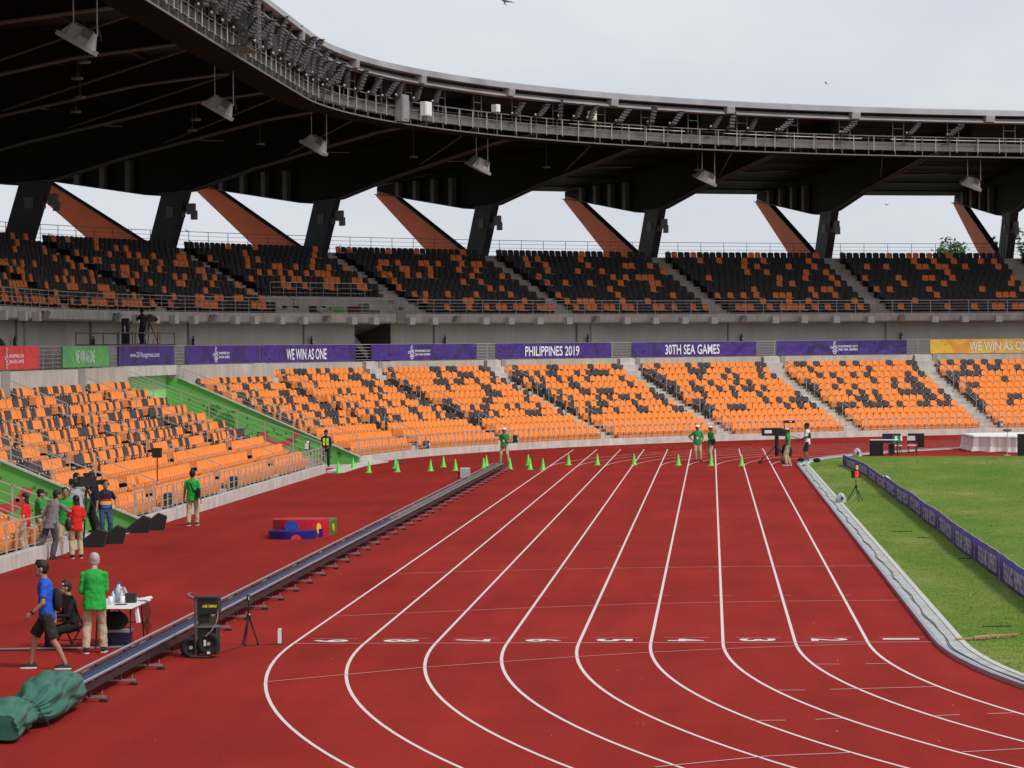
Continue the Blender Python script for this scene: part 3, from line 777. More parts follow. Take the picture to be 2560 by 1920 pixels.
for i in sorted(sel):
    s, d, h, c, j, bi = low[i]; loc, rz = place(s, d, h)
    if c not in protos: protos[c] = seat_tree(c); r = protos[c][0]
    else:
        p = protos[c]; r = p[0].copy(); COL.objects.link(r)
        x = p[1].copy(); COL.objects.link(x); x.parent = r
        y = p[2].copy(); COL.objects.link(y); y.parent = r
        z = p[3].copy(); COL.objects.link(z); z.parent = y
    r.location = loc; r.rotation_euler = (rnd.uniform(-.02, .02), 0, rz+rnd.uniform(-.035, .035))
    lb = '%s tip-up seat, %s row, %s' % ('orange' if c == 'o' else 'charcoal', ORD[j], BL.get(bi, 'further round the bend'))
    tag(r, lb, 'stadium seat', lb.replace('seat', 'seats'))
selu = pick(upr, 300)
for i in sorted(selu):
    s, d, h, c, j, bi = upr[i]; loc, rz = place(s, d, h)
    o = bpy.data.objects.new('shell_seat', ME['up'+c]); COL.objects.link(o); o.location = loc; o.rotation_euler = (0, 0, rz)
    lb = '%s shell seat, %s row of upper tier, %s' % ('orange' if c == 'o' else 'black', ORD[j], 'above the %s banner' % ('green and red' if s < 84 else 'web address' if s < 93 else 'purple emblem and slogan' if s < 111 else 'right-hand purple'))
    tag(o, lb, 'shell seat', lb.replace('seat', 'seats'))
def bulk(lst, skip, tmpl, mats, name, label, cat):
    V, F, MI = [], [], []; off = 0
    for i, (s, d, h, c, j, bi) in enumerate(lst):
        if i in skip: continue
        tv, tf, tm = tmpl[c]; loc, rz = place(s, d, h); rz += rnd.uniform(-.035, .035); loc = loc + Vector((0, 0, rnd.uniform(-.008, .008))); cs, sn = math.cos(rz), math.sin(rz)
        A = tv @ np.array([[cs, sn, 0], [-sn, cs, 0], [0, 0, 1.0]]) + np.array(loc)
        V.append(A); F += [tuple(off+k for k in q) for q in tf]; MI += tm; off += len(tv)
    me = bpy.data.meshes.new(name); me.from_pydata(np.concatenate(V).tolist(), [], F)
    for x in mats: me.materials.append(x)
    me.polygons.foreach_set('material_index', MI); me.update()
    o = bpy.data.objects.new(name, me); COL.objects.link(o); return tag(o, label, cat, kind='stuff')
T = {}
for c, mi in (('o', 0), ('k', 1)):
    v, f, m = join([(BACK, mi), (PAN, mi), (boxv((.15, -.05, .12), (.03, .10, .26)), 2), (TAGV, 3)]); T[c] = (np.array(v), f, m)
bulk(low, sel, T, [SEO, SEK, BLK, WHT], 'stadium_seats', 'orange and charcoal tip-up seats filling the lower tier round the bend', 'stadium seats')
for c, mi in (('o', 0), ('k', 1)):
    v, f, m = join([(BACKU, mi), (PANU, mi), (LIPU, mi), (HOLU, 2), (LEGU, 2)]); T[c] = (np.array(v), f, m)
bulk(upr, selu, T, [SEOU, SEKU, BLK], 'shell_seats', 'black and orange shell seats filling the upper tier under the roof', 'shell seats')

# ------------------------------------------------------------------ concourse railing and banners
BD, B0, B1 = 9.60, 4.65, 5.52
tag(rail_run(-20, 172, BD+.06, 4.6, 5.52, 6, 1.9, .022, STEEL, 'concourse_railing'), 'grey steel railing behind the printed banners along the concourse edge', 'railing')
def banner(a, b, m, label, items):
    root = empty('banner'); tag(root, label, 'banner', 'banners on the concourse railing')
    ss = srange(a, b, .8); mb = MB(); uv = []
    rows = []
    for s in ss:
        rows.append([P(s, BD+.018*math.sin(s*3.1)-.012, B0+.008*math.sin(s*2.3)), P(s, BD, B1-.012*abs(math.sin(s*1.65)))]); 
    mb.quadgrid(rows); uv = []
    for s in ss: uv += [(s, 0), (s, B1-B0)]
    back = [[P(s, BD+.02, B0), P(s, BD+.02, B1)] for s in ss]; mb.quadgrid(back); uv += uv[:]
    mb.quadgrid([[r[0], q[0]] for r, q in zip(rows, back)]); uv += [(0, 0)]*(2*len(ss)); mb.quadgrid([[r[1], q[1]] for r, q in zip(rows, back)]); uv += [(0, 0)]*(2*len(ss))
    mb.uv = uv; mb.build('sheet', m, root)
    for kind, body, x0, x1, y0, y1 in items:
        t = MB(); H = B1-B0
        if kind == 't':
            add_text(t, body, x1-x0, (y1-y0)*H, (lambda x, y: P(x0+x, BD-.036, B0+y0*H+y)), bold=(.0 if x1-x0 > 3.9 and 'W' in body.upper() else .016))
            t.build('lettering', LETW, root)
        else:   # cluster of linked rings
            w_ = x1-x0
            for cx_, cy_, r_ in ((.60, .93, .085), (.52, .78, .075), (.56, .64, .085), (.78, .64, .06), (.20, .50, .10), (.42, .56, .07), (.62, .44, .14), (.86, .50, .07), (.42, .24, .08), (.80, .22, .09), (.60, .10, .12)):
                ri = []
                for q in range(15):
                    tt = 2*math.pi*q/14
                    ri.append([P(x0+w_*cx_+r_*1.0*w_/1.0*k*math.cos(tt)*1.6, BD-.036, B0+H*(y0+(y1-y0)*cy_)+H*(y1-y0)*r_*k*math.sin(tt)) for k in (1.0, .62)])
                t.quadgrid(ri)
            t.build('emblem', LETW, root)
    return root
banner(53.5, 67.1, REDB, 'bright red banner with small white emblem at the far left', [('e', '', 60.95, 61.6, .06, .94), ('t', 'PHILIPPINES 2019', 61.7, 64.2, .50, .66), ('t', '30th SEA GAMES', 61.7, 64.2, .27, .43)])
banner(71.5, 81.2, GRNB, 'green banner reading WE WIN AS ONE', [('t', 'WE WIN AS ONE', 73.9, 77.9, .20, .80)])
banner(83.5, 92.5, PURP, 'short purple banner with a web address above the green passage', [('t', 'www.2019seagames.com', 85.7, 90.4, .32, .68)])
banner(93.9, 102.0, PURP, 'purple banner with white ring emblem, left of the WE WIN AS ONE one', [('e', '', 97.05, 97.65, .06, .92), ('t', 'PHILIPPINES 2019', 97.72, 98.85, .50, .64), ('t', '30th SEA GAMES', 97.72, 98.85, .28, .42)])
banner(102.1, 110.6, PURP, 'purple banner reading WE WIN AS ONE in tall white capitals', [('t', 'WE WIN AS ONE', 104.5, 108.1, .12, .78)])
banner(111.9, 120.1, PURP, 'purple banner with white ring emblem below the dark stairwell opening', [('e', '', 114.8, 115.35, .06, .92), ('t', 'PHILIPPINES 2019', 115.38, 116.55, .50, .64), ('t', '30th SEA GAMES', 115.38, 116.55, .28, .42)])
banner(121.5, 129.6, PURP, 'purple banner reading PHILIPPINES 2019', [('t', 'PHILIPPINES 2019', 123.6, 127.4, .14, .80)])
banner(131.0, 139.1, PURP, 'purple banner reading 30TH SEA GAMES', [('t', '30TH SEA GAMES', 133.2, 136.75, .14, .82)])
banner(140.4, 148.4, PURP, 'purple banner with white ring emblem, rightmost of the purple ones', [('e', '', 143.7, 144.2, .06, .94), ('t', 'PHILIPPINES 2019', 144.22, 145.4, .50, .66), ('t', '30th SEA GAMES', 144.22, 145.4, .28, .44)])
banner(149.8, 158.0, YELB, 'yellow banner reading WE WIN AS ONE at the right', [('t', 'WE WIN AS ONE', 152.1, 155.8, .18, .82)])

# white boxes and small floodlights under the balcony edge
BXS = [63.5, 65.3, 67.2, 77.0, 80.8, 83.6, 96.5, 98.3, 100.1, 101.9, 105.5, 107.1, 109.2, 111.0, 114.7, 116.3, 118.9, 120.5, 124.0, 125.7, 127.6, 129.5, 133.2, 135.0, 136.8, 138.6, 142.3, 144.0, 145.9, 147.9, 151.6, 153.3, 155.2, 157]
for s in BXS:
    es, ed, ez = frame(s); mb = MB(); mb.box(P(s, FD-.17, 6.84), (.46, .32, .40), ax=(es, ed, ez), top=.97)
    mb.box(P(s, FD-.02, 6.84), (.2, .1, .2), 1, ax=(es, ed, ez))
    tag(mb.build('wall_box', [mat('off-white box', (.66, .65, .61), .5, .05), STEELD]), 'small off-white box fixed under the upper balcony edge', 'box', 'off-white boxes under the balcony edge')
for s in (58, 85.2, 94.4, 103.6, 112.8, 122.1, 131.3, 140.4, 149.7, 159):
    es, ed, ez = frame(s); r = empty('small_floodlight'); c = P(s, FD-.22, 6.95)
    mb = MB(); mb.box(P(s, FD-.04, 6.95), (.12, .12, .3), ax=(es, ed, ez)); mb.bar(P(s, FD-.05, 6.85), c-ez*.12, .03); mb.build('bracket', STEELD, r)
    A = (es, (ed*.8+ez*.6), (ez*.8-ed*.6)); mb = MB(); mb.box(c, (.42, .26, .34), ax=A, top=.7); mb.build('housing', mat('grey lamp housing', (.36, .35, .34), .5), r)
    mb = MB(); mb.box(c-A[2]*.18, (.36, .22, .02), ax=A); mb.build('lens', mat('lamp lens', (.55, .57, .6), .2), r)
    tag(r, 'small grey floodlight bracketed under the upper balcony edge', 'floodlight', 'small floodlights under the balcony edge')
EXT = [85.6-9.2*k for k in (1, 2)] + [85.6, 95, 104.1, 113.3, 122.6, 131.8, 141.1, 150.3]
for s in EXT:
    es, ed, ez = frame(s); r = empty('fire_extinguisher'); c = P(s, 14.75, 5.45)
    mb = MB(); mb.lathe(c, [(0, 0), (.08, 0), (.085, .38), (.06, .45), (.025, .48), (.025, .53), (0, .53)], 12); mb.build('cylinder', mat('dark green cylinder', (.015, .07, .06), .35), r, True)
    mb = MB(); mb.box(c+ez*.55, (.16, .04, .04), ax=(es, ed, ez)); mb.path([c+ez*.52, c+es*.10+ez*.42, c+es*.12+ez*.15], .014); mb.build('hose', BLK, r)
    mb = MB(); mb.box(c+ez*.24+es*.03-ed*.085, (.06, .01, .16), ax=(es, ed, ez)); mb.build('label_plate', WHT, r)
    tag(r, 'dark green fire extinguisher on the concourse back wall', 'fire extinguisher', 'extinguishers on the concourse wall')

# ------------------------------------------------------------------ catwalk floodlight banks
LHK = mat('dark lamp housing', (.05, .05, .055), .45, .15, 5); LHG = mat('grey lamp visor', (.15, .17, .20), .4, .1, 5)
def lamp_bank(s, h, tilt, yaw, nh, label, grp, gray=False):
    es, ed, ez = frame(s); ca, sa = math.cos(yaw), math.sin(yaw)
    X = (es*ca + ed*sa); Y = (ed*ca - es*sa)          # bank axes
    base = P(s, 1.25, h-.42); U = (X*math.sin(tilt) + ez*math.cos(tilt))
    r = empty('floodlight_bank')
    mb = MB(); mb.bar(P(s, 1.5, 17.5), base, .04); mb.bar(base-X*.25, base+X*.3, .035); mb.bar(base, base+U*(.19*nh), .045)
    mb.ball(base-X*.10+ez*.10, .065, 1); mb.build('arm', [BLKM, mat('pale ballast cap', (.42, .42, .42), .5)], r)
    for k in range(nh):
        c = base + U*(.12+.19*k) - Y*.10
        h_ = MB(); h_.box(c, (.34, .24, .13), 0, ax=(X, (Y*.86-ez*.5), (ez*.86+Y*.5)), top=.9)
        h_.box(c-Y*.10-ez*.02, (.36, .05, .02), 1, ax=(X, (Y*.86-ez*.5), (ez*.86+Y*.5)))
        if k == nh-1: h_.box(c+ez*.09-Y*.05, (.38, .26, .02), 1, ax=(X, (Y*.95-ez*.3), (ez*.95+Y*.3)))
        h_.build('lamp_head', [LHK, LHG], r)
    tag(r, label, 'floodlight bank', grp)
LR = [(113.0, 17.9), (115.2, 17.95), (117.2, 18.0), (118.6, 18.05), (119.8, 18.05), (122.3, 18.0), (124.9, 18.05), (126.65, 18.05), (129.8, 18.0), (131.2, 18.0), (132.6, 18.0), (134.8, 18.0), (139.4, 18.0), (144.0, 18.05), (146.8, 18.0), (156.5, 18.0)]
for i, (s, h) in enumerate(LR):
    lamp_bank(s, h, rnd.choice((.15, .7, .9, .9, .3)), rnd.uniform(-.5, .5), 5, 'dark stepped floodlight bank standing on the catwalk right of the white catwalk cabinet', 'widely spaced floodlight banks on the right of the catwalk')
s = 36.0; q = 0
while s < 99:
    lamp_bank(s, 17.85, rnd.uniform(.5, 1.0), rnd.uniform(-.5, .3), 6, 'dark stepped floodlight bank in the dense cluster on the left of the catwalk', 'densely packed floodlight banks on the left of the catwalk')
    if s < 90: lamp_bank(s+.6, 18.35 if q % 2 else 17.55, rnd.uniform(.4, .9), rnd.uniform(-.6, .4), 6, 'dark stepped floodlight bank in the dense cluster on the left of the catwalk', 'densely packed floodlight banks on the left of the catwalk')
    s += 1.3 if s < 90 else 2.0; q += 1
for s in (100.3, 102.5, 104.7):
    lamp_bank(s, 18.0, .9, .2, 5, 'dark floodlight bank on the catwalk around the two white cabinets', 'floodlight banks around the catwalk cabinets')
for s, h0, h1, wd, m, lb in ((101.2, 16.45, 17.75, .9, mat('grey cabinet', (.24, .25, .27), .5), 'tall grey cabinet on the catwalk'), (104.0, 16.9, 17.6, .75, WHT, 'white cabinet on the catwalk railing'), (111.4, 17.55, 17.95, .4, WHT, 'small white box hanging above the catwalk'), (120.2, 17.6, 18.1, .42, mat('cream box', (.66, .64, .52), .5), 'small cream box above the catwalk between the lamps')):
    es, ed, ez = frame(s); mb = MB(); mb.box(P(s, 1.3, (h0+h1)/2), (wd, .3, h1-h0), ax=(es, ed, ez)); mb.box(P(s, 1.13, (h0+h1)/2), (wd*.8, .02, (h1-h0)*.85), ax=(es, ed, ez))
    tag(mb.build('cabinet', m), lb, 'cabinet')
# access ladder / stair cage on the left of the catwalk
r = empty('ladder_cage'); s = 64.5; es, ed, ez = frame(s); mb = MB()
for e, d in ((0, .6), (.5, .6)): mb.bar(P(s+e, d, 16.6), P(s+e, d, 19.5), .035)
for k in range(10): mb.bar(P(s, .6, 16.7+.3*k), P(s+.5, .6, 16.7+.3*k), .025)
mb.build('ladder', STEELD, r)
mb = MB()
for k in range(9): mb.bar(P(s-2.4+.28*k, 1.0, 16.6), P(s-2.4+.28*k, 1.0, 18.0), .02)
mb.bar(P(s-2.6, 1.0, 18.0), P(s+.3, 1.0, 18.0), .03); mb.box(P(s-1.2, 1.0, 16.5), (2.9, .7, .05), ax=(es, ed, ez)); mb.build('cage', BLKM, r)
tag(r, 'grey steel ladder and cage rising from the catwalk among the dense floodlights', 'ladder')

# ------------------------------------------------------------------ hanging white loudspeakers
SPK = mat('off-white speaker cabinet', (.30, .31, .31), .5, .06, 3)
WORD = ('leftmost and nearest of the hanging ones', 'second from the left, by the catwalk bend', 'third from the left, under the two cabinets', 'fourth from the left', 'fifth from the left', 'last on the right')
for i, s in enumerate((42.9, 70.7, 93.9, 112.5, 131.0, 149.3)):
    es, ed, ez = frame(s); r = empty('hanging_loudspeaker'); c = P(s, 3.0, 15.02)
    n = (ed*.5-ez*.866); mdir = (ed*.866+ez*.5)
    if s > 100:    # turned to throw along the bend
        n = (ed*.35-ez*.90-es*.25).normalized(); mdir = (-es*.88+ed*.25+ez*.42); mdir = (mdir-n*mdir.dot(n)).normalized()
    q = n.cross(mdir).normalized()
    mb = MB(); f0 = c + n*.30; mb.box(f0, (1.30, .82, .15), ax=(mdir, q, n)); mb.build('front_flange', SPK, r)
    mb = MB(); mb.box(c+n*.02, (1.14, .66, .44), ax=(mdir, q, n*-1), top=.68)
    for k in (-1, 0, 1):
        mb.box(c+n*.0+mdir*(.36*k), (.035, .74, .46), ax=(mdir, q, n*-1), top=.74)
    mb.build('horn_body', SPK, r)
    mb = MB(); mb.box(c-n*.10+q*.0+mdir*-.18-q*.30, (.30, .03, .20), ax=(mdir, q, n)); mb.box(c-n*.24, (.6, .4, .05), ax=(mdir, q, n)); mb.build('driver_cover', mat('grey driver', (.12, .11, .11), .5), r)
    mb = MB(); top = 1.5
    for e in (-.45, .40): mb.bar(c-n*.2+mdir*e, c-n*.2+mdir*e+ez*(top+.9*(e > 0)*0+.35), .022)
    mb.path([c-n*.1-mdir*.5, c-mdir*.72+ez*.15, c-n*.2-mdir*.40+ez*.5], .018, 4, 1)
    mb.build('suspension_rod', [STEEL, BLKM], r)
    tag(r, 'white box-shaped loudspeaker hanging under the roof, ' + WORD[i], 'loudspeaker', 'white loudspeakers hanging under the roof')
# small pendant lamps deep under the roof
for (s, d) in ((52, 8), (60, 11), (66, 7.5), (72, 9), (80, 10.5), (86, 12), (94, 9), (98, 11), (106, 12), (118, 12), (128, 13), (137, 12)):
    r = empty('pendant_lamp'); c = P(s, d, deck(d)-1.7); ez = Vector((0, 0, 1))
    mb = MB(); mb.bar(c+ez*.12, c+ez*1.6, .015); mb.build('rod', STEELD, r)
    mb = MB(); mb.lathe(c, [(.04, .14), (.07, .08), (.24, .02), (.24, -.06), (0, -.06)], 12); mb.build('lamp_shade', mat('grey pendant', (.16, .16, .15), .5), r)
    tag(r, 'small dim pendant lamp hanging from the dark roof underside', 'lamp', 'pendant lamps under the roof')

# ------------------------------------------------------------------ props on the track
Z = Vector((0, 0, 1)); XA = Vector((1, 0, 0)); YA = Vector((0, 1, 0))
CONES = [(-19.55, 79.01), (-19.44, 83.57), (-18.29, 79.34), (-17.67, 84.4), (-17.14, 79.95), (-15.79, 80.67), (-15.65, 85.49), (-14.77, 81.18), (-13.67, 82.64), (-13.8, 86.19), (-12.5, 82.17), (-11.99, 87.06), (-11.61, 81.76), (-11.03, 81.26), (-10.2, 87.2), (-8.91, 86.98), (-7.27, 86.7), (-5.3, 85.93), (-3.86, 85.25), (-2.53, 84.68)]
first = None
for i, (x, y) in enumerate(CONES):
    if first is None:
        r = empty('traffic_cone'); mb = MB(); mb.lathe((0, 0, 0), [(.115, .02), (.105, .03), (.018, .49), (.012, .50), (0, .50)], 14); mb.build('cone_body', CONE, r, True)
        mb = MB(); mb.box((0, 0, .012), (.27, .27, .024), top=.96); mb.build('foot_plate', CONE, r); first = r
    else: r = copy_tree(first)
    r.location = (x, y, 0)
    if i < 9: lb = 'lime green cone standing left of the dolly track end, near the passage'
    elif i < 14: lb = 'lime green cone between the dolly track end and the outermost lane'
    else: lb = 'lime green cone standing in or beside the running lanes at the far bend'
    tag(r, lb, 'cone', lb.replace('cone', 'cones'))
# the camera dolly track
r = empty('camera_dolly_track', (0, 0, 0)); tag(r, 'long raised aluminium camera dolly track with blue deck running beside the lanes', 'dolly track')
DBLU = mat('dark blue track deck', (.018, .035, .125), .4, .25, 3)
RA = mat('rail aluminium', (.34, .33, .33), .35, .08, 3, metal=.5)
for nm, x in (('rail', -13.09), ('rail', -12.68)):
    mb = MB(); mb.path([(x, y, .33) for y in np.arange(-9.6, 82.2, 2.3)], .024, 6); mb.box((x, 36.3, .225), (.025, 91.6, .10), 1); mb.build(nm, [RA, BLKM], r)
mb = MB(); mb.box((-12.84, 13, .300), (.27, 45, .03)); 
for x in (-12.96, -12.89): mb.box((x, 13, .318), (.018, 45, .012), 1)
mb.build('deck', [DBLU, BLK], r)
mb = MB(); mb.box((-12.88, 59, .27), (.34, 46, .03)); mb.box((-12.80, 57, .33), (.12, 42, .05)); mb.build('cover_sheet', mat('silver cover', (.25, .24, .235), .35, .15, .8, metal=.6), r)
k = 0
for y in np.arange(-9.0, 82.3, 2.33):
    mb = MB(); mb.box((-12.9, y, .07), (.86, .05, .03), 0); mb.box((-12.5, y, .02), (.12, .12, .03), 1); mb.box((-13.3, y, .02), (.12, .12, .03), 1)
    mb.bar((-12.52, y, .02), (-12.52, y, .16), .009); mb.bar((-13.27, y, .02), (-13.27, y, .15), .009)
    for x in (-12.70, -13.07): mb.box((x, y, .19), (.03, .06, .24), 1)
    mb.box((-12.88, y, .19), (.38, .05, .03), 1)
    mb.build('cross_foot', [RA, BLK], r)
for y in np.arange(-7.8, 81, 4.66):
    mb = MB(); mb.box((-13.0, y, .30), (.02, .5, .05)); mb.build('splice_plate', RA, r)
# green tarpaulin over the near end
TARP = mat('green tarpaulin', (.020, .115, .078), .5, .14, 2, .9, 5)
mb = MB(); rows = []
nu, nv = 110, 72
KEY = [(-13.9, .40, .40, .02), (-13.5, .44, .50, .02), (-12.9, .40, .50, .02), (-12.35, .20, .38, .08), (-12.15, .25, .44, .04), (-11.6, .34, .56, .02), (-10.6, .34, .62, .03), (-10.0, .29, .55, .05), (-9.65, .20, .44, .10), (-9.48, .14, .38, .16), (-9.35, .18, .41, .13), (-9.1, .18, .38, .12)]
def kint(y, c):
    for p, q in zip(KEY, KEY[1:]):
        if y <= q[0]:
            u = (y-p[0])/(q[0]-p[0]); u = u*u*(3-2*u); return p[c]+(q[c]-p[c])*u
    return KEY[-1][c]
for i in range(nu+1):
    y = -13.9+4.8*i/nu; hw, zt, zb = kint(y, 1), kint(y, 2), kint(y, 3); zc = (zt+zb)/2; hh = (zt-zb)/2; row = []
    pin = max(math.exp(-((y+12.33)/.35)**2), math.exp(-((y+9.5)/.28)**2))
    for j in range(nv):
        a_ = 2*math.pi*j/nv
        cr1 = abs(math.sin(2.5*a_+1.1*y))**.5; cr2 = abs(math.sin(4*a_-2.3*y+1.0))**.6; cr3 = abs(math.sin(11*a_+.6*y))
        f = 1 - .15*(1-cr1) - .12*(1-cr2) - .18*pin*(1-cr3) + .03*math.sin(7*y+3*a_)
        ca, sa = math.cos(a_), math.sin(a_)
        xx = -12.88 - .18*max(0, min(1, (-12.2-y)/.8)) + hw*math.copysign(abs(ca)**.75, ca)*f*(1.12 if sa < 0 else 1) + .03*math.sin(3*y)
        row.append((xx, y+.04*math.sin(5*a_+2*y), max(.012, zc+hh*math.copysign(abs(sa)**.8, sa)*f)))
    rows.append(row)
mb.quadgrid(rows, 0, True); mb.poly(rows[0]); mb.poly(rows[-1][::-1])
r = mb.build('tarpaulin', TARP, smooth=True); tag(r, 'crumpled dark green tarpaulin covering the near end of the dolly track', 'tarpaulin')
mb = MB(); q = [(-12.92+.22*math.cos(u), -12.34, .235+.155*math.sin(u)) for u in [2*math.pi*k/14 for k in range(15)]]; mb.path(q, .012, 5); mb.path([q[0], (-12.62, -12.38, .15), (-12.55, -12.42, .02)], .008); tag(mb.build('tie_rope', BLK), 'dark cord tied round the middle of the green tarpaulin', 'rope')
# timing cart
r = empty('timing_cart', (-12.1, -2.35, 0), math.radians(-4)); tag(r, 'black timing equipment hand truck with wheels and yellow lettering beside the dolly track', 'equipment cart')
def wheel(parent, c, rad, wd, ax, nm='wheel'):
    w_ = MB(); a = Vector(ax); h = Z; q = a.cross(h).normalized(); w_.lathe(c, [(0, -wd/2), (rad*.9, -wd/2), (rad, -wd/3), (rad, wd/3), (rad*.9, wd/2), (rad*.62, wd/2), (rad*.58, wd*.25), (0, wd*.25)], 22, 0, (q, h, a))
    o = w_.build(nm, RUB, parent, True); hb = MB(); hb.lathe(Vector(c)+a*(wd*.3), [(0, 0), (.03, 0), (.03, .03), (0, .03)], 10, 0, (q, h, a)); hb.build('hub', STEEL, o); return o
mb = MB(); mb.box((.06, 0, .84), (.34, .26, .26)); mb.box((.05, 0, .985), (.42, .30, .03), top=.94); mb.build('timing_box', BLK, r)
t = MB(); add_text(t, 'AGE-TIMING', .24, .048, lambda x, y: Vector((-.03+x+y*.25, -.133, .82+y)), bold=.03); t.build('lettering', mat('yellow lettering', (.75, .72, .02), .5), r)
mb = MB(); mb.box((0, 0, .63), (.16, .2, .13)); mb.build('lower_box', BLK, r)
mb = MB(); mb.box((.05, .02, .28), (.30, .28, .44)); mb.box((.05, .0, .505), (.33, .3, .02), 1); mb.build('base_box', [BLK, STEELD], r)
mb = MB(); mb.bar((-.14, -.12, .02), (-.14, -.12, 1.0), .024, 8); mb.bar((-.14, .12, .05), (-.14, .12, 1.0), .022, 8); mb.bar((-.14, -.12, .95), (-.28, -.12, 1.03), .02, 8); mb.bar((-.28, -.14, 1.03), (-.28, .12, 1.03), .02, 8)
mb.bar((-.14, -.12, .52), (.2, -.12, .52), .012); mb.box((-.06, -.12, .03), (.3, .2, .02)); mb.build('frame', mat('worn steel frame', (.12, .115, .11), .4, .2, 6, metal=.5), r)
wheel(r, (-.22, -.08, .165), .165, .09, (0, -1, 0)); wheel(r, (-.30, .10, .150), .15, .09, (0, -1, 0)); wheel(r, (.09, -.17, .235), .185, .06, (0, -1, 0), 'cable_reel')
mb = MB(); mb.box((.03, -.205, .25), (.035, .004, .10)); mb.box((.09, -.205, .09), (.05, .004, .04)); mb.build('sticker', WHT, r)
mb = MB(); mb.path([(.22, -.1, .83), (.235, -.14, .68), (.21, -.17, .56), (.14, -.2, .45), (.05, -.22, .36)], .006, 6); mb.build('cable', mat('grey cable', (.35, .34, .33), .5), r)
# photo-finish tripod
def tripod(name, x, y, h, leg_h, spread, label, cat, rz=0, m=None, parts=True):
    m = m or BLKM
    r = empty(name, (x, y, 0), rz); tag(r, label, cat)
    for k in range(3):
        a = 2*math.pi*k/3 + .3; mb = MB(); mb.bar((0, 0, leg_h), (spread*math.cos(a), spread*math.sin(a), .02), .018, 6, r2=.012); mb.ball((spread*math.cos(a), spread*math.sin(a), .02), .025); mb.build('leg', m, r)
    mb = MB(); mb.bar((0, 0, leg_h-.06), (0, 0, h), .014, 6); mb.box((0, 0, leg_h), (.07, .07, .06)); mb.build('centre_column', m, r)
    return r
r = tripod('tripod', -11.71, -.2, .78, .50, .16, 'small black tripod with a sensor head standing right of the timing cart', 'tripod')
mb = MB(); mb.box((0, 0, .80), (.06, .05, .10)); mb.box((.01, -.028, .80), (.012, .006, .06), 1); mb.ball((.02, -.03, .52), .014, 1); mb.build('sensor_head', [BLK, WHT], r)
mb = MB(); mb.box((0, 0, .135), (.055, .055, .25)); mb.box((.003, -.003, .262), (.06, .06, .016), top=.8); mb.box((0, .03, .01), (.14, .16, .015), 1)
r = mb.build('lane_marker_post', [WHT, BLK], loc=(-11.2, -.07, 0)); tag(r, 'short white upright marker post at the outer end of the finish line', 'marker post')
mb = MB(); mb.path([(-12.0, -2.0, .008), (-11.9, -1.1, .008), (-11.75, -.4, .008), (-11.2, -.15, .008)], .006); tag(mb.build('floor_cable', BLK), 'thin black cable lying between the timing cart and the white post', 'cable')
mb = MB(); mb.path([(-19.8, -1.9, .02), (-17.5, -1.35, .02), (-15.8, -1.15, .02), (-14.5, -.95, .02), (-13.5, -.6, .02)], .022, 6); mb.path([(-19.8, -1.96, .012), (-17.5, -1.41, .012), (-15.8, -1.21, .012), (-14.5, -1.0, .012)], .012, 6, 1)
tag(mb.build('cable_cover', [mat('grey cable cover', (.2, .19, .19), .5), BLK]), 'grey and black cable run crossing the red surface behind the walking man in blue', 'cable')

# victory podium
r = empty('victory_podium', (-15.1, 31.4, 0)); tag(r, 'three-level victory podium in blue, red and green with round emblems', 'podium')
def lobe(c, rx, ry, h, a0, a1, m, name, n=26, sq=2.6):
    pts = []
    for i in range(n+1):
        t = math.radians(a0+(a1-a0)*i/n); ct, st_ = math.cos(t), math.sin(t)
        pts.append((c[0]+rx*math.copysign(abs(ct)**(2/sq), ct), c[1]+ry*math.copysign(abs(st_)**(2/sq), st_), c[2]))
    q = MB(); q.prism(pts, (0, 0, h)); return q.build(name, m, r)
PB = mat('podium blue', (.010, .015, .17), .35, .05); PR = mat('podium red', (.52, .012, .03), .35, .05); PG = mat('podium green', (.045, .19, .035), .4, .05); PY = mat('podium yellow', (.78, .50, .02), .4); PBL = mat('mid blue', (.015, .08, .42), .4)
lobe((-.05, -.05, .0), .66, .62, .22, 0, 360, PB, 'second_step', 32, 2.0)
lobe((.48, .75, .0), .24, .40, .23, 0, 360, PB, 'second_step_end', 24, 4)
lobe((.05, .95, 0), .77, .72, .48, 0, 360, PR, 'first_step', 32, 2.6)
lobe((.34, 2.1, 0), .50, .95, .40, 0, 360, PG, 'third_step', 28, 5)
def decal(c, rx, rz_, m, name, half=False, nrm=(0, -1, 0), k=.0):
    q = MB(); n_ = Vector(nrm).normalized(); u = Z.cross(n_).normalized(); pts = []
    for i in range(24):
        t = (math.pi if half else 2*math.pi)*i/(23 if half else 24); pts.append(Vector(c)+u*(rx*math.cos(t))+Z*(rz_*math.sin(t)))
    q.prism(pts, n_*.012); q.build(name, m, r)
decal((-.12, .232, .30), .19, .16, PBL, 'emblem'); decal((.12, -.655, .0), .14, .13, mat('emblem red', (.62, .04, .04), .4), 'emblem', True, (.15, -1, 0))
decal((.60, .37, .24), .09, .15, PY, 'emblem', nrm=(.75, -.65, 0)); decal((.85, 1.6, .20), .10, .11, PY, 'emblem', nrm=(1, -.15, 0))

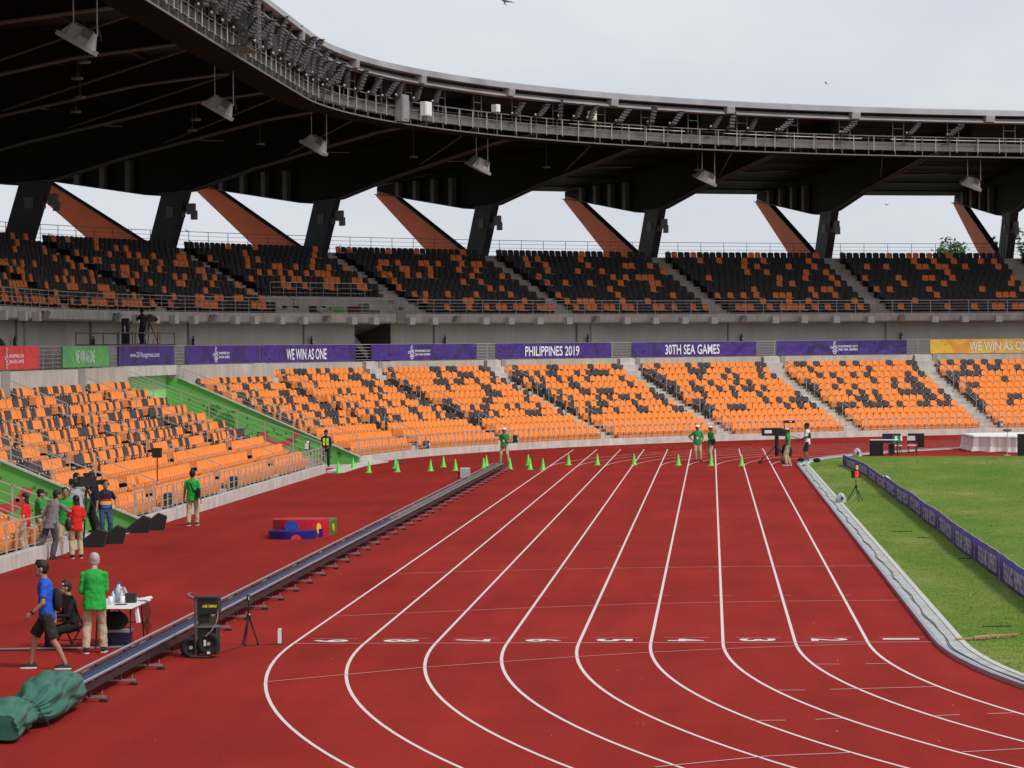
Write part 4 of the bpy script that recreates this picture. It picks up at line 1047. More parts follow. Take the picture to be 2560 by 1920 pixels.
# grey box and the red patch near the dolly end
r = empty('grey_box', (-13.72, 73.0, 0), math.radians(6)); tag(r, 'light grey plastic crate-like box on the track beside the far dolly rail', 'box')
mb = MB(); mb.box((0, 0, .20), (.42, .62, .36), top=.92); mb.build('body', mat('light grey plastic', (.38, .38, .385), .4, .04), r); mb = MB(); mb.box((0, 0, .392), (.40, .58, .03), top=.94); mb.build('lid', mat('pale lid', (.45, .45, .45), .4), r)
mb = MB(); mb.box((-.25, .05, .15), (.05, .3, .22)); mb.build('handle', BLK, r)
mb = MB(); mb.box((0, 0, .06), (.5, .22, .10), top=.9); r = mb.build('wall_drain_cover', mat('brown box', (.10, .05, .04), .6), loc=(-16.6, 96.6, 0)); r.location = (-18.1, 90.2, 0); tag(r, 'small dark brown box on the track at the foot of the front wall', 'box')

# wedge monitors
MON = mat('monitor cabinet', (.012, .011, .011), .7, .1, 20, .3, 60)
GRL = mat('monitor grille', (.03, .028, .027), .6, .1, 30)
mon0 = None
for i, (x, y, a, lb) in enumerate(((-19.86, 27.95, 6, 'black wedge stage speaker, leftmost of the row, in front of the gate'), (-19.62, 29.4, 8, 'black wedge stage speaker, second from the left, below the bearded crew man'), (-19.86, 34.55, 8, 'black wedge stage speaker lying long side out beside the green wall'), (-19.66, 35.9, 10, 'black wedge stage speaker, rightmost of the row by the wall'))):
    if mon0 is None:
        r = empty('wedge_speaker'); mb = MB(); q = [(-.42, -.34, 0), (.20, -.34, 0), (.28, -.34, .46), (.06, -.34, .56), (-.42, -.34, .12)]
        mb.prism(q, (0, .68, 0)); mb.build('cabinet', MON, r); mb = MB(); mb.prism([(.205, -.3, .03), (.285, -.3, .44), (.295, -.3, .44), (.215, -.3, .03)], (0, .60, 0)); mb.build('side_grille', GRL, r)
        mb = MB(); mb.prism([(-.40, -.31, .14), (.05, -.31, .555), (.045, -.31, .575), (-.41, -.31, .155)], (0, .62, 0)); mb.build('grille', GRL, r); mon0 = r
    else: r = copy_tree(mon0)
    r.location = (x, y, 0); r.rotation_euler = (0, 0, math.radians(a)); r.scale = (1.0, .9, .84); tag(r, lb, 'stage speaker', 'wedge speakers beside the front wall')
# speaker on a pole
r = empty('speaker_on_stand', (-21.1, 44.2, .15)); tag(r, 'black loudspeaker on a thin brown pole behind the front railing', 'speaker')
mb = MB(); mb.bar((0, 0, 0), (0, 0, 1.7), .02, 6); mb.ball((0, 0, .85), .04, 1); mb.build('pole', [mat('brown pole', (.10, .035, .03), .5), STEEL], r)
for k in range(3): mb = MB(); a = 2.1*k; mb.bar((0, 0, .35), (.35*math.cos(a), .35*math.sin(a), .02), .015); mb.build('leg', BLKM, r)
mb = MB(); mb.box((0, 0, 1.80), (.26, .24, .30), top=1.08); mb.build('cabinet', BLK, r)
# plastic covered spotlights on the grass edge
PLS = mat('clear plastic wrap', (.42, .43, .44), .25, .25, 8, .8, 14, spec=.7)
for x, y, k, lb in ((3.0, 96.1, .95, 'round lamp wrapped in clear plastic beside the black table'), (.36, 49.9, .78, 'equipment wrapped in clear plastic beside the red display tripod')):
    r = empty('wrapped_lamp', (x, y, .02)); tag(r, lb, 'wrapped lamp'); mb = MB()
    rows = []
    for i in range(9):
        ph = math.pi/2*i/8; rows.append([(k*.22*math.cos(ph)*math.cos(t)*(1+.12*math.sin(5*t+i)), k*.20*math.cos(ph)*math.sin(t)*(1+.12*math.sin(4*t)), k*(.42*math.sin(ph))) for t in [2*math.pi*j/20 for j in range(20)]])
    mb.quadgrid(rows, 0, True); mb.build('plastic_wrap', PLS, r, True)
    mb = MB(); mb.prism([(-.02*k, -.235*k, .10), (.12*k, -.235*k, .10), (.02*k, -.225*k, .34*k)], (0, -.02, 0)); mb.build('lamp_face', BLK, r)
# red display board on tripod
r = tripod('display_tripod', .90, 51.0, .72, .50, .30, 'red numeric display box on a tall black tripod on the grass', 'display', .5)
mb = MB(); mb.box((0, 0, .90), (.28, .12, .24)); mb.build('display_box', BLK, r)
mb = MB(); mb.box((-.0, -.066, .90), (.13, .012, .20)); mb.build('red_display', mat('lit red display', (.75, .02, .02), .4, 0, emit=.55), r)
mb = MB(); mb.box((.04, 0, 1.12), (.08, .05, .14), top=.9); mb.build('yellow_tag', mat('pale yellow card', (.62, .56, .15), .6), r)
mb = MB(); mb.path([(.03, -.05, .78), (.06, -.06, .45), (-.1, -.1, .2), (-.35, -.2, .02)], .008); mb.build('cable', STEEL, r)
# violet fence cloth along the infield
r = empty('advertising_fence'); tag(r, 'long low violet cloth fence with repeated white lettering across the grass', 'fence cloth')
ys = list(np.arange(85, 1.0, -.45))
def fx(y): return 2.30 - .45*max(0, (y-66)/19)**2 + .022*math.sin(y*.45) + .02*math.sin(y*.17+1) + .010*math.sin(y*2.9)
def fh(y): return (.44 if y > 60 else .50) + .09*(1-min(1, y/60)) + .010*math.sin(y*.6)
mb = MB(); rows = [[(fx(y)+.02*math.sin(y*3), y, .012), (fx(y)-.02+.02*math.sin(y*2.1), y, fh(y)*.5), (fx(y), y, fh(y)), (fx(y)+.03, y, fh(y)-.01), (fx(y)+.03, y, .012)] for y in ys]
mb.quadgrid(rows); mb.build('cloth', PURB, r, True)
mb = MB(); mb.path([(fx(y)+.015, y, fh(y)+.008) for y in ys], .014); mb.build('top_cord', mat('grey cord', (.30, .29, .32), .7), r)
for y in np.arange(84.8, 2, -4.2):
    mb = MB(); mb.bar((fx(y)+.05, y, 0), (fx(y)+.05, y, fh(y)-.01), .014, 5); mb.build('stake', BLKM, r)
LETP = mat('pale violet lettering', (.62, .54, .80), .7, .05)
y0 = 82.6
while y0 > 3:
    for body, a, b, h0, h1 in (('30TH SEA GAMES', 0, 2.15, .16, .84), ('PHILIPPINES 2019', 2.45, 4.7, .16, .84)):
        t = MB(); add_text(t, body, b-a, 1, (lambda x, y, o=y0-a: Vector((fx(o-x)-.032-.0*y, o-x, fh(o-x)*(h0+(h1-h0)*y)))), bold=.03); t.build('lettering', LETP, r)
    t = MB(); o = y0-5.35
    for cx_, cy_, r_ in ((.1, .82, .05), (0, .68, .05), (.1, .55, .06), (-.12, .42, .06), (.08, .36, .08), (0, .2, .06), (.12, .12, .06)):
        ri = []
        for q in range(11):
            tt = 2*math.pi*q/10; ri.append([(fx(o)-.035, o-cx_-r_*k*math.cos(tt), fh(o)*(cy_+r_*1.6*k*math.sin(tt))) for k in (1, .6)])
        t.quadgrid(ri)
    t.build('emblem', LETP, r)
    y0 -= 6.3
mb = MB(); mb.box((0, 0, .08), (.5, 1.6, .12), top=.6); r = mb.build('folded_cover', WHTC, loc=(2.75, 68.5, .01)); tag(r, 'white folded cover lying on the grass behind the violet fence', 'cover')
# channel cable, dead frond
pts = []
y = 86.0
while y > -14:
    x0 = 36.5-36.32 if y >= 0 else 36.5-math.sqrt(36.32**2-y*y)
    pts.append((x0 - .07 + .022*math.sin(y*.8) + .014*math.sin(y*1.9+1), y, .03)); y -= .18
mb = MB(); mb.path(pts, .009, 4); mb.path([(p[0]-.02+.02*math.sin(p[1]*1.1), p[1], .028) for p in pts[::2]], .007, 4)
tag(mb.build('channel_cable', mat('grey cable sheath', (.10, .105, .11), .6)), 'loose black cable snaking along the concrete channel inside the kerb', 'cable')
mb = MB(); q = [(.25, .02, .05), (.55, .16, .05), (.85, .42, .06), (1.1, .58, .06), (1.36, .70, .07)]
for a, b, k in zip(q, q[1:], (.02, .035, .03, .02)): mb.bar(a, b, k, 5)
for k in range(16):
    t = k/15; a = Vector((.45+.85*t, .12+.55*t, .05)); mb.bar(a, a+Vector((.10*math.cos(k*2.3), .16*math.sin(k*1.7), -.03)), .010, 3, r2=.003)
tag(mb.build('dead_palm_frond', mat('dry brown leaf', (.34, .20, .09), .8, .25, 20)), 'dry brown palm frond lying on the grass beside the channel at the finish line', 'frond')
for i, (x, y, l) in enumerate(((2.3, 21.5, .7), (1.3, 33.0, .6), (1.2, 2.9, .5), (1.7, 30, .3), (1.6, -2.1, .5))):
    mb = MB()
    for k in range(7): mb.bar((x+l*(k/7-.5), y+.05*math.sin(k*3), .015), (x+l*((k+1)/7-.5), y+.05*math.sin(k*3+3), .015), .018, 3)
    tag(mb.build('turf_scar', mat('dark soil', (.03, .035, .015), .95)), kind='structure')

# short turf blades standing along the channel and around the violet fence
rg = random.Random(5); V, F = [], []
for i in range(60000):
    y = -9+103*rg.random()**1.25; x = .36+rg.random()*(4+.12*max(0, y))
    if y < 0: x += 36.5-math.sqrt(36.14**2-y*y)-.36
    if rg.random() < .12: x = (.30 if y > 0 else 36.5-math.sqrt(36.2**2-y*y))+rg.random()*.10
    a = rg.uniform(0, 3.14); w_ = .010+y*.0001; h_ = rg.uniform(.010, .028); o = len(V); lx, ly = rg.uniform(-.02, .02), rg.uniform(-.02, .02)
    V += [(x-w_*math.cos(a), y-w_*math.sin(a), .012), (x+w_*math.cos(a), y+w_*math.sin(a), .012), (x+lx, y+ly, .012+h_)]; F.append((o, o+1, o+2))
me = bpy.data.meshes.new('turf_blades'); me.from_pydata(V, [], F); me.materials.append(mat('turf blade', (.175, .265, .050), .8, .18, .9)); me.update()
o = bpy.data.objects.new('turf_blades', me); COL.objects.link(o); tag(o, 'short green turf blades along the concrete channel and violet fence', 'grass', kind='stuff')
# scuffs and a few pale crumbs on the running surface
mb = MB(); rg = random.Random(9)
for (x, y, l) in ((-5.1, -7.3, .55), (-6.9, -9.6, .5), (-8.6, -11.9, .7), (-3.2, -10.6, 1.1), (-4.4, -5.0, .35), (-1.9, -8.9, .4), (-7.5, 3.4, .3), (-2.4, 12.0, .35)):
    strip(mb, [(x-l/2, y), (x-l*.1, y+.03), (x+l/2, y+.01)], .045, .003)
tag(mb.build('track_scuff', mat('scuff mark', (.16, .022, .03), .9, .2, 20)), kind='structure')
mb = MB()
for i in range(36):
    x, y = rg.uniform(-14, 1), rg.uniform(-14, 40); k = rg.uniform(.004, .009); mb.box((x, y, k), (k*2, k*2, k))
tag(mb.build('track_crumbs', mat('pale crumb', (.5, .42, .36), .9)), 'tiny pale crumbs and grit scattered on the red track', 'grit', kind='stuff')
# officials' desk, chairs, landing mat, black panels beyond the grass
r = empty('covered_table', (4.25, 97.6, 0)); tag(r, 'small desk draped in black cloth with white top beside the far bend', 'table')
mb = MB(); mb.box((-.27, 0, .37), (.62, .6, .72), top=1.0); mb.build('black_drape', mat('black drape', (.012, .012, .014), .9, .2, 3, .5, 5), r)
mb = MB(); mb.box((.1, 0, .75), (1.35, .62, .03)); mb.build('table_top', WHT, r)
for x, y in ((.72, -.25), (.72, .25)): mb = MB(); mb.bar((x, y, 0), (x, y, .74), .02); mb.build('leg', BLKM, r)
mb = MB(); mb.box((.45, .1, .3), (.28, .3, .5)); mb.build('bag', BLK, r)
def fold_chair(name, x, y, rz, seat_m, back_m, label, h=.45, lm=None):
    r = empty(name, (x, y, 0), rz); tag(r, label, 'folding chair'); lm = lm or BLKM
    mb = MB(); mb.box((0, 0, h), (.42, .40, .03), top=.97); mb.build('seat', seat_m, r)
    mb = MB(); mb.box((0, .215, h+.34), (.40, .03, .22), top=.9); mb.build('backrest', back_m, r)
    for sx in (-1, 1):
        mb = MB(); mb.bar((sx*.20, -.22, 0), (sx*.20, .22, h+.44), .014, 6); mb.build('leg', lm, r)
        mb = MB(); mb.bar((sx*.18, .26, 0), (sx*.18, -.12, h), .014, 6); mb.build('leg', lm, r)
    mb = MB(); mb.bar((-.2, -.17, .1), (.2, -.17, .1), .01); mb.bar((-.18, .2, .12), (.18, .2, .12), .01); mb.build('cross_bar', lm, r); return r
c1 = fold_chair('folding_chair', 5.0, 98.6, math.radians(200), WHT, WHT, 'white folding chair with a green cloth over its back, behind the black desk')
mb = MB(); mb.box((.03, .235, .74), (.40, .05, .42), top=.9); r = mb.build('green_cloth', mat('green cloth', (.02, .22, .10), .85, .1, 5, .5, 9), loc=(0, 0, 0)); r.location = (4.95, 98.15, 0); tag(r, 'green cloth draped over the back of the white folding chair', 'cloth')
c2 = fold_chair('folding_chair', 5.75, 98.9, math.radians(165), WHT, WHT, 'white folding chair with a black jacket, right of the green-draped one')
mb = MB(); mb.box((0, 0, .62), (.34, .10, .55), top=.7); r = mb.build('jacket', mat('black jacket cloth', (.012, .011, .012), .9, .2, 5, .6, 8), loc=(6.15, 98.8, 0)); tag(r, 'black jacket hanging on the right-hand white folding chair', 'jacket')
mb = MB(); mb.box((0, 0, .72), (.9, .04, .46)); mb.box((0, .0, .25), (.04, .04, .5)); r = mb.build('dark_board', mat('dark violet board', (.02, .012, .05), .6), loc=(4.9, 101.2, 0)); tag(r, 'dark violet board standing behind the left folding chair', 'board')
mb = MB(); mb.box((0, 0, .72), (.8, .04, .46)); mb.box((0, .0, .25), (.04, .04, .5)); r = mb.build('dark_board', mat('black board', (.012, .012, .014), .6), loc=(6.1, 101.4, 0)); tag(r, 'black board standing behind the right folding chair', 'board')
r = empty('landing_mat', (0, 0, 0)); tag(r, 'large thick landing mat under a white draped cover beyond the grass', 'landing mat')
mb = MB(); q = [(8.75, 107.3), (9.0, 102.6), (11.9, 100.3), (14.2, 103.4), (12.5, 108.6)]
n = len(q); rows = []
for k, z in enumerate((.02, .25, .55, .74, .80)):
    row = []
    for i in range(n):
        a, b = q[i], q[(i+1) % n]
        for t in range(26):
            u = t/26; x = a[0]+(b[0]-a[0])*u; y = a[1]+(b[1]-a[1])*u
            cx_, cy_ = 11.3, 104.4; f = 1+.012*(1.2-z)*math.sin(t*1.9+i)+.02*(1.0-z)*math.sin(t*.8+i*2) - (.02 if z == .8 else 0) + (.03 if z < .1 else 0)
            row.append((cx_+(x-cx_)*f, cy_+(y-cy_)*f, z+(.015*math.sin(t*.7) if z < .1 else 0)))
    rows.append(row)
mb.quadgrid(rows, 0, True); mb.poly(rows[-1]); mb.build('white_cover', WHTC, r)
mb = MB(); mb.path([(x, y, .70) for x, y in [(8.70, 107.3), (8.95, 102.5), (11.95, 100.15)]], .012); mb.build('cord', BLK, r)
r = empty('black_panel', (10.75, 95.6, 0)); tag(r, 'tall black panel with frame standing at the right edge beyond the grass', 'panel')
mb = MB(); mb.box((.25, 0, .52), (1.1, .06, 1.0)); mb.build('panel', mat('black panel cloth', (.012, .012, .014), .8, .15, 3), r); mb = MB(); mb.bar((-.3, -.04, 0), (-.3, -.04, 1.04), .02); mb.bar((-.3, -.04, 1.03), (.8, -.04, 1.03), .015); mb.build('frame', BLKM, r)
r = empty('microphone_stand', (10.05, 96.4, 0)); tag(r, 'thin pole with a fluffy grey microphone in front of the white mat', 'microphone')
mb = MB(); mb.bar((0, 0, .02), (0, 0, 1.15), .014, 6, 1); mb.bar((0, 0, .1), (0, 0, .9), .02, 6, 0); mb.box((0, 0, .02), (.3, .25, .04)); mb.build('pole', [mat('pale pole', (.5, .46, .33), .5), STEEL], r)
mb = MB(); mb.ball((0, 0, 1.2), (.24, .08, .075)); mb.build('windshield', mat('grey fur', (.16, .15, .155), .95, .3, 30, .9, 40), r, True)

# officials' table with its load, left foreground
r = empty('folding_table', (-13.92, -.25, 0)); tag(r, 'white plastic folding table behind the man in the green jacket', 'table')
mb = MB(); mb.box((0, 0, .72), (.76, 1.83, .04), top=.985); mb.build('table_top', mat('white table plastic', (.80, .79, .80), .4, .03), r)
for yy in (-.62, .70):
    for xx in (-.28, .28):
        mb = MB(); mb.bar((xx, yy*.75, .70), (xx*1.05, yy, .01), .014, 6); mb.build('leg', BLKM, r)
    mb = MB(); mb.bar((-.28, yy*.85, .35), (.28, yy*.85, .35), .011); mb.build('cross_bar', BLKM, r)
mb = MB(); mb.bar((.30, -.1, .66), (.34, -.1, .40), .045, 6); mb.build('hanging_roll', WHT, r)
def bottle(x, y, z, h, rr, m, lab):
    q = empty('water_bottle', (x, y, z)); tag(q, lab, 'bottle'); b = MB(); b.lathe((0, 0, 0), [(0, 0), (rr, 0), (rr, h*.62), (rr*.45, h*.82), (rr*.4, h*.93), (0, h*.93)], 12); b.build('body', m, q, True)
    b = MB(); b.lathe((0, 0, 0), [(rr*.45, h*.9), (rr*.45, h), (0, h)], 10); b.build('cap', mat('blue cap', (.05, .12, .5), .4), q); b = MB(); b.lathe((0, 0, 0), [(rr*1.02, h*.25), (rr*1.02, h*.5)], 12); b.build('label_band', mat('bottle label', (.35, .45, .65), .4), q)
PET = mat('clear bottle plastic', (.50, .58, .68), .12, .05, 5, spec=.8)
bottle(-13.93, -.25, .742, .34, .065, PET, 'largest water bottle in the middle of the white folding table'); bottle(-13.85, -.42, .742, .24, .036, PET, 'slim water bottle in front of the largest one on the table'); bottle(-13.99, -.45, .742, .22, .034, PET, 'small water bottle on the left of the table')
for x, y, lb in ((-13.98, -.72, 'white paper cup nearest the man in the green jacket'), (-13.80, -.62, 'white paper cup right of the slim bottle')):
    mb = MB(); mb.lathe((0, 0, 0), [(0, 0), (.035, 0), (.048, .13), (.044, .13), (.032, .01)], 12); q = mb.build('paper_cup', WHT, smooth=True, loc=(x, y, .742)); tag(q, lb, 'cup')
r = empty('cable_box', (-13.70, -.35, .742)); tag(r, 'small dark brown equipment box on the table beside the bottles', 'box'); mb = MB(); mb.box((0, 0, .08), (.17, .15, .16)); mb.build('body', mat('dark brown plastic', (.03, .02, .018), .5), r); mb = MB(); mb.path([(.08, 0, .05), (.14, .1, .02), (.2, .2, .01), (.3, .25, -.02)], .006); mb.build('cable', BLK, r)
r = empty('laptop', (-13.78, .30, .742), math.radians(115)); tag(r, 'open laptop with papers at the right end of the white table', 'laptop'); mb = MB(); mb.box((0, 0, .012), (.34, .24, .02)); mb.build('base', mat('pale laptop', (.6, .6, .62), .4), r); mb = MB(); mb.box((0, .15, .12), (.34, .02, .23), ax=(XA, (YA*.9-Z*.4), (Z*.9+YA*.4))); mb.build('screen', mat('pale laptop', (.6, .6, .62), .4), r)
mb = MB(); mb.poly([(-.15, -.1, 0), (.15, -.1, 0), (.15, .1, .03), (-.15, .1, 0)]); mb.poly([(-.05, -.05, .012), (.2, .0, .02), (.14, .16, .05), (-.1, .1, .012)]); q = mb.build('papers', WHT, loc=(-13.62, .20, .75)); tag(q, 'loose white papers on the right end of the table', 'papers')
mb = MB(); mb.box((0, 0, .003), (.28, .2, .006)); mb.box((.03, .02, .012), (.2, .15, .01), 1); q = mb.build('papers', [WHT, BLK], loc=(-13.8, -.92, .742)); tag(q, 'white papers and clipboard at the near end of the table', 'papers')
mb = MB()
for k in range(7):
    a = Vector((-13.52, .25-.08*k, .70)); mb.path([a, a+Vector((.05, .03, -.15-.03*k)), a+Vector((.02, -.08, -.30)), a+Vector((.06, .05, -.42-.02*k))], .006)
tag(mb.build('hanging_cables', BLK), 'tangle of thin black cables hanging off the right end of the table', 'cables')
r = empty('storage_crate', (-13.95, -.40, 0)); tag(r, 'dark blue storage crate with grey lid under the white table', 'crate'); mb = MB(); mb.box((0, 0, .13), (.46, .40, .25), top=1.05); mb.build('body', mat('navy crate', (.010, .018, .06), .5), r); mb = MB(); mb.box((0, 0, .275), (.52, .44, .04)); mb.build('lid', mat('grey crate lid', (.30, .30, .31), .5), r)
r = empty('equipment_bag', (-13.98, -.35, .30)); tag(r, 'soft black equipment bag on the crate under the table', 'bag'); mb = MB(); mb.ball((0, 0, .14), (.24, .22, .16), n=14); mb.build('body', mat('black bag cloth', (.012, .012, .013), .9, .2, 5, .6, 9), r, True); mb = MB(); mb.path([(-.12, -.1, .28), (-.05, -.15, .36), (.08, -.14, .34), (.14, -.05, .26)], .012); mb.build('strap', BLK, r)
CH1 = fold_chair('folding_chair', -14.72, -.35, math.radians(150), BLK, BLK, 'dark folding chair under the seated official at the white table', .44)
# platform on the concourse with camera gear
r = empty('camera_platform'); tag(r, 'raised pipe-rail camera platform above the web address banner', 'platform')
mb = MB(); a0, a1 = 87.7, 95.0; es, ed, ez = frame(91)
for h in (5.58, 6.12): mb.bar(P(a0, 10.6, h), P(a1, 10.6, h), .03, 6); mb.bar(P(a0, 12.6, h), P(a1, 12.6, h), .03, 6)
for s in (a0, 89.7, 91.3, 93.0, a1): mb.bar(P(s, 10.6, 4.5), P(s, 10.6, 6.18), .03, 6); mb.bar(P(s, 12.6, 4.5), P(s, 12.6, 6.18), .03, 6)
mb.build('pipe_railing', STEELD, r); mb = MB(); sweep(mb, [(10.5, 5.50), (10.5, 5.58), (12.7, 5.58), (12.7, 5.50)], a0, a1, closed=True); mb.build('deck', BLK, r)
r = empty('broadcast_camera'); tag(r, 'large black broadcast camera on tripod on the concourse platform', 'camera')
c = P(92.75, 10.9, 6.78); es, ed, ez = frame(93.2)
def tcam(r, c, fwd, foot):
    fwd = Vector(fwd).normalized(); sd = fwd.cross(Z).normalized()
    mb = MB(); mb.box(c, (.5, .20, .28), ax=(fwd, sd, Z)); mb.box(c+Z*.2-fwd*.05, (.3, .05, .06), ax=(fwd, sd, Z)); mb.build('camera_body', BLK, r)
    mb = MB(); mb.lathe(c+fwd*.25, [(.07, 0), (.09, .08), (.10, .22), (.08, .25), (0, .25)], 12, 0, (sd, Z, fwd)); mb.build('lens', BLK, r)
    mb = MB(); mb.box(c-fwd*.1+sd*.16+Z*.16, (.2, .12, .14), ax=(fwd, sd, Z)); mb.build('viewfinder', BLK, r)
    for k in range(3):
        a = 2.1*k+.5; mb = MB(); mb.bar(c-Z*.15, Vector((c.x+.45*math.cos(a), c.y+.45*math.sin(a), foot)), .022, 6); mb.build('leg', BLKM, r)
tcam(r, c, (ed*-.4+es*.9), P(93.2, 11, 5.58).z)
mb = MB(); q = P(94.3, 11.2, 5.6); mb.box(q+Z*.22, (.36, .36, .02)); mb.box(q+Z*.42+XA*.17, (.02, .34, .4))
for i in (-1, 1):
    for j in (-1, 1): mb.bar(q+XA*(.17*i)+YA*(.17*j), q+XA*(.15*i)+YA*(.15*j)+Z*.23, .014)
tag(mb.build('orange_stool', mat('orange red plastic', (.80, .13, .04), .4)), 'bright orange plastic chair on the concourse camera platform', 'chair')
c = P(89.9, 11.0, 5.6); mb = MB(); mb.box(c+Z*.6, (.35, .3, 1.2), top=.9); mb.ball(c+Z*.85+YA*.15, (.2, .2, .35)); mb.ball(c+Z*.25+YA*.2, (.18, .18, .25)); mb.box(c+Z*.7-YA*.17, (.06, .03, .3), 1)
tag(mb.build('covered_equipment', [mat('dark cover', (.035, .033, .033), .8, .2, 4, .5, 8), WHT]), 'tall piece of equipment under a dark cover on the camera platform', 'equipment')
c = P(64.0, 10.6, 5.0); mb = MB(); rows = []
for i in range(7):
    ph = math.pi/2*i/6; rows.append([c+Vector((.42*math.cos(ph)*math.cos(t), .42*math.cos(ph)*math.sin(t), .35+.55*math.sin(ph))) for t in [2*math.pi*j/14 for j in range(14)]])
mb.quadgrid(rows, 0, True); mb.box(c+Z*.1, (.3, .3, .7)); tag(mb.build('covered_monitor', mat('black hood', (.012, .010, .014), .7, .2, 4, .4, 8)), 'rounded black hooded equipment behind the red banner', 'equipment')
mb = MB(); c = P(62.0, 11.2, 4.5); mb.bar(c, c+Z*2.2, .05); mb.bar(c+Z*1.2+YA*.1, c+Z*2.0+YA*.35, .05); mb.box(c+Z*1.5-YA*.7, (.3, .5, .35)); mb.box(c+Z*.95-YA*.6, (.2, .5, .3)); tag(mb.build('tv_gear', BLKM), 'dark television gear on poles behind the red banner at the left edge', 'equipment')
mb = MB(); mb.box((0, 0, 0), (.05, .5, .3)); c = P(65.4, 14.6, 6.15); tag(mb.build('wall_unit', mat('grey wall unit', (.30, .29, .28), .6), loc=c), 'small grey unit fixed to the concourse wall above the red banner', 'wall unit')
# bottles / bins at the aisle feet (dark bins behind the front railing)
for s, d, lb in ((49.0, .55, 'left of the walking man'), (38.3, .5, 'behind the tall pole speaker'), (104.9, .5, 'at the foot of the second curved block')):
    pass
for s, lb in ((55.6, 'behind the railing beside the walking man in green'), (42.3, 'behind the railing above the wedge speakers'), (101.2, 'at the foot of the first curved aisle'), (111.1, 'at the foot of the second curved aisle'), (149.1, 'at the foot of the aisle left of the white mat')):
    es, ed, ez = frame(s); c = P(off_s(s, .55, .5), .42, TR0); mb = MB(); mb.lathe(c, [(0, 0), (.13, 0), (.16, .5), (.17, .52), (.13, .60), (0, .62)], 12); mb.box(c+ez*.4-ed*.16, (.12, .02, .14), 1, ax=(es, ed, ez))
    tag(mb.build('litter_bin', [mat('dark green bin', (.02, .055, .05), .6), WHT]), 'dark green litter bin ' + lb, 'bin')
r = empty('white_extinguisher', P(80.0, .9, .0)); tag(r, 'small white fire extinguisher box on the railing of the large passage', 'extinguisher')
mb = MB(); mb.box((0, 0, 1.12), (.14, .12, .26)); mb.ball((.03, 0, 1.28), .06); mb.build('box', WHT, r); mb = MB(); mb.box((.02, .1, 1.1), (.2, .12, .34)); mb.build('bracket', BLK, r)
# swallows
for i, (x, y, z, a, k, lb) in enumerate(((-7.69, 6.39, 11.62, .4, 1.0, 'small dark bird gliding at the top edge of the sky'), (.2, 56.39, 14.23, 1.3, .8, 'tiny bird in the open sky above the roof rim'), (2.26, 56.39, 10.01, .2, .55, 'tiny bird seen under the roof between two right-hand columns'), (-22.15, 56.39, 9.37, 1.2, .8, 'tiny bird seen between the second and third columns'))):
    mb = MB(); V_ = [(0, .10, 0), (.02, 0, .012), (0, -.10, 0), (-.02, 0, .012)]
    mb.ball((0, 0, 0), (.02, .09, .018), n=8); mb.prism([(0, .04, 0), (.19, -.03, .05), (.02, -.035, 0)], (0, 0, .004)); mb.prism([(0, .04, 0), (-.19, -.03, .05), (-.02, -.035, 0)], (0, 0, .004)); mb.prism([(0, -.06, 0), (.04, -.16, 0), (0, -.11, 0), (-.04, -.16, 0)], (0, 0, .004))
    o = mb.build('bird', mat('dark feathers', (.05, .035, .04), .8), loc=(x, y, z)); o.rotation_euler = (.7, .25, a); o.scale = (k, k, k); tag(o, lb, 'bird')

# ------------------------------------------------------------------ trees behind the stand
LEAF = mat('leaf green', (.085, .15, .055), .8, .35, .6); LEAF2 = mat('dark leaf green', (.045, .09, .035), .8, .3, .6); BARK = mat('bark', (.12, .09, .07), .9, .2, 4)
def tree(s, d, h, cw, label, seed, n=3800):
    R_ = random.Random(seed); b = P(s, d, 0); b.z = 0
    r = empty('broadleaf_tree', b); tag(r, label, 'tree', None)
    mb = MB(); mb.path([(0, 0, 0), (.1, .1, h*.25), (0, .2, h*.5)], .28, 8); tips = []
    for k in range(9):
        a = 2.4*k; q0 = Vector((0, .2, h*(.38+.02*k))); q1 = q0+Vector((math.cos(a)*cw*.3, math.sin(a)*cw*.3, h*.16)); q2 = q1+Vector((math.cos(a+.3)*cw*.2, math.sin(a+.3)*cw*.2, h*.12))
        mb.bar(q0, q1, .13, 6, r2=.08); mb.bar(q1, q2, .08, 5, r2=.03); tips += [q1, q2]
    mb.build('trunk', BARK, r)
    cl = []
    for k in range(30):
        a = R_.uniform(0, 6.28); rr = cw*.5*math.sqrt(R_.random()); z = h*(.52+.44*R_.random()*(1-(rr/(cw*.5))**2*.55)); cl.append((Vector((rr*math.cos(a), rr*math.sin(a), z)), R_.uniform(.55, 1.15)*cw*.13))
    lf = MB()
    for k in range(n):
        c, rad = cl[R_.randrange(len(cl))]; v = Vector((R_.gauss(0, 1), R_.gauss(0, 1), R_.gauss(0, .8))).normalized()*rad*(R_.random()**.4); p = c+v
        u = Vector((R_.gauss(0, 1), R_.gauss(0, 1), R_.gauss(0, .5))).normalized(); t = u.cross(Vector((R_.gauss(0, 1), R_.gauss(0, 1), 1))).normalized(); z = R_.uniform(.13, .26)
        lf.poly([p-u*z, p+t*z*.5, p+u*z, p-t*z*.5], 0 if R_.random() < .55 else 1)
    lf.build('crown', [LEAF, LEAF2], r)
tree(163.1, 60, 14.4, 11, 'broad green tree showing above the rear railing near the right end', 3)
tree(165.9, 63, 15.4, 8, 'green tree behind the rightmost column', 4); tree(168.4, 61, 14.9, 9, 'green tree at the right edge behind the upper tier', 5)
tree(152.4, 60, 13.3, 6, 'treetop just showing over the seats right of the fifth column', 6, 2000); tree(150.9, 61, 13.1, 5, 'smaller treetop left of the one by the fifth column', 8, 1500); tree(144.3, 60, 12.9, 4, 'tip of a tree just above the rear railing in the middle', 7, 1200)

